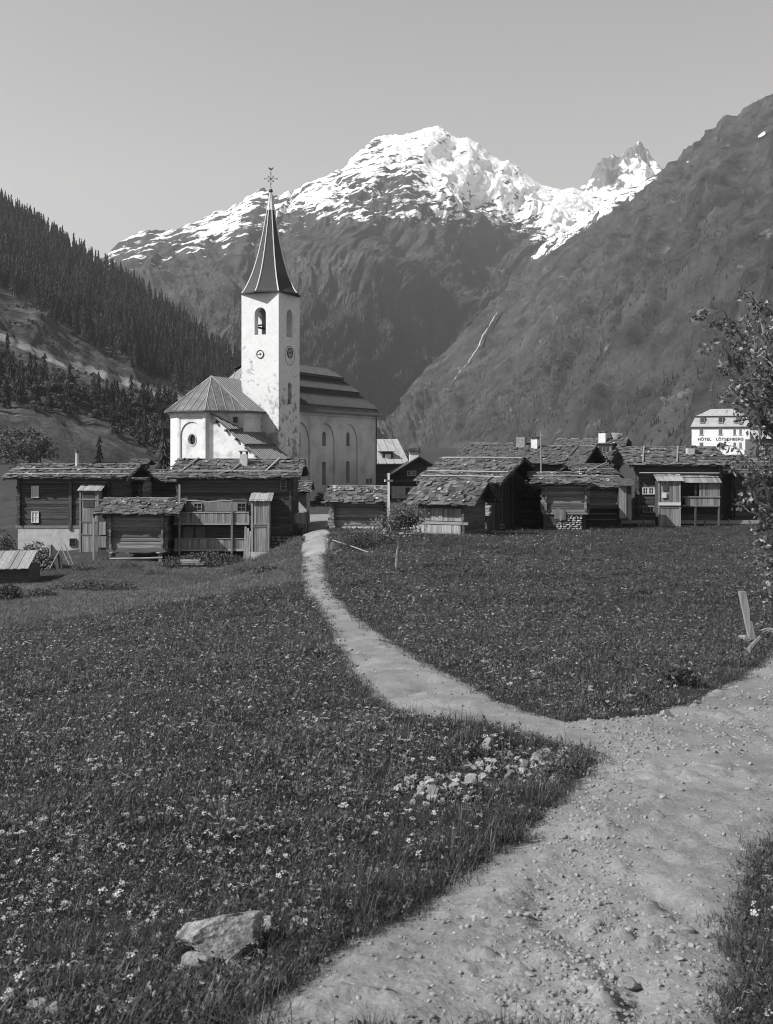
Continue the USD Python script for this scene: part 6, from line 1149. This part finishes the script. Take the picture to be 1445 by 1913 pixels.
scatter('meadow_flowers', fl, PP, gg.uniform(0, 6.28, n), SS, II, 'small white flower heads scattered through the meadow', 'flowers', gg.normal(0, .3, (n, 2)))
# taller weeds and white umbels standing out of the meadow
tw = [('tall_weed', join([herbs(46, .17, .06, .02, 21), blades(10, .26, .04, .0022, 22, .4)]), 'herb'), ('tall_weed', join([herbs(38, .13, .07, .026, 23), blades(8, .3, .05, .002, 24, .3)]), 'herb'), ('umbel', umbel(5, .24, .03, 24), 'flower'), ('umbel', umbel(6, .2, .024, 18), 'flower'), ('seed_head', blades(9, .36, .05, .0016, 25, .25), 'grass_pale')]
xy, gg = field(3.8, 30, 5.0, 404, grow=.1); c = meshkit.fbm(np.column_stack([xy * .55, np.full(len(xy), 9.)]), 3, 12); k = gg.random(len(xy)) < np.clip((c - .46) * 7, 0, 1) * np.clip(9 / xy[:, 1], .15, 1) * 2.2
base = xy[k]; base = np.repeat(base, 3, 0) + gg.normal(0, .1, (3 * k.sum(), 2)); base = base[~on_road(base[:, 0], base[:, 1], .08) & (nearheap(base[:, 0], base[:, 1]) > .15)]; n = len(base)
scatter('meadow_weeds', tw, np.column_stack([base, H(base[:, 0], base[:, 1]) - .01]), gg.uniform(0, 6.28, n), gg.uniform(.65, 1.2, n), gg.choice(5, n, p=(.27, .25, .16, .14, .18)), 'taller weeds and pale umbels standing out of the meadow', 'weeds', gg.normal(0, .16, (n, 2)))
# gravel on the road
gg = np.random.default_rng(15); n = 110000; d = 3.4 + 22 * gg.random(n) ** 1.7; a = gg.uniform(-.45, .5, n); x, y = a * d, d; k = on_road(x, y, -.04); x, y = x[k], y[k]
px, py = proj(np.stack([x, y, H(x, y)], -1)); mid_ = np.interp(py, [1380, 1500, 1600, 1750, 1913], [1190, 1110, 1105, 1085, 1060]); dens = .10 + .9 * np.exp(-((px - mid_) / (40 + (py - 1380) * .16)) ** 2) + .35 * (py < 1420) * (px > 1050) + .4 * blob(px, py, 1290, 1830, 90, 90); k = gg.random(len(x)) < dens * .8; x, y = x[k], y[k]; n = len(x)
tree_ = __import__('scipy.spatial', fromlist=['cKDTree']).cKDTree(P3[:, :2]); dd_, ii_ = tree_.query(np.column_stack([x, y]), k=3); wgt = 1 / (dd_ + 1e-3); zr_ = (P3[ii_, 2] * wgt).sum(1) / wgt.sum(1)
pr = [('pebble', rock(.5, 900 + i, 1, .4, .6), 'pebble') for i in range(4)]; s = .010 + .032 * gg.random(n) ** 3.0 + .025 * (gg.random(n) < .03); s *= np.clip(y / 7, 1, 1.5)
scatter('gravel', pr, np.column_stack([x, y, zr_ + s * .08]), gg.uniform(0, 6.28, n), s, gg.integers(0, 4, n), 'loose gravel strewn along the cart road', 'gravel', gg.normal(0, .3, (n, 2))); print('gravel', n)
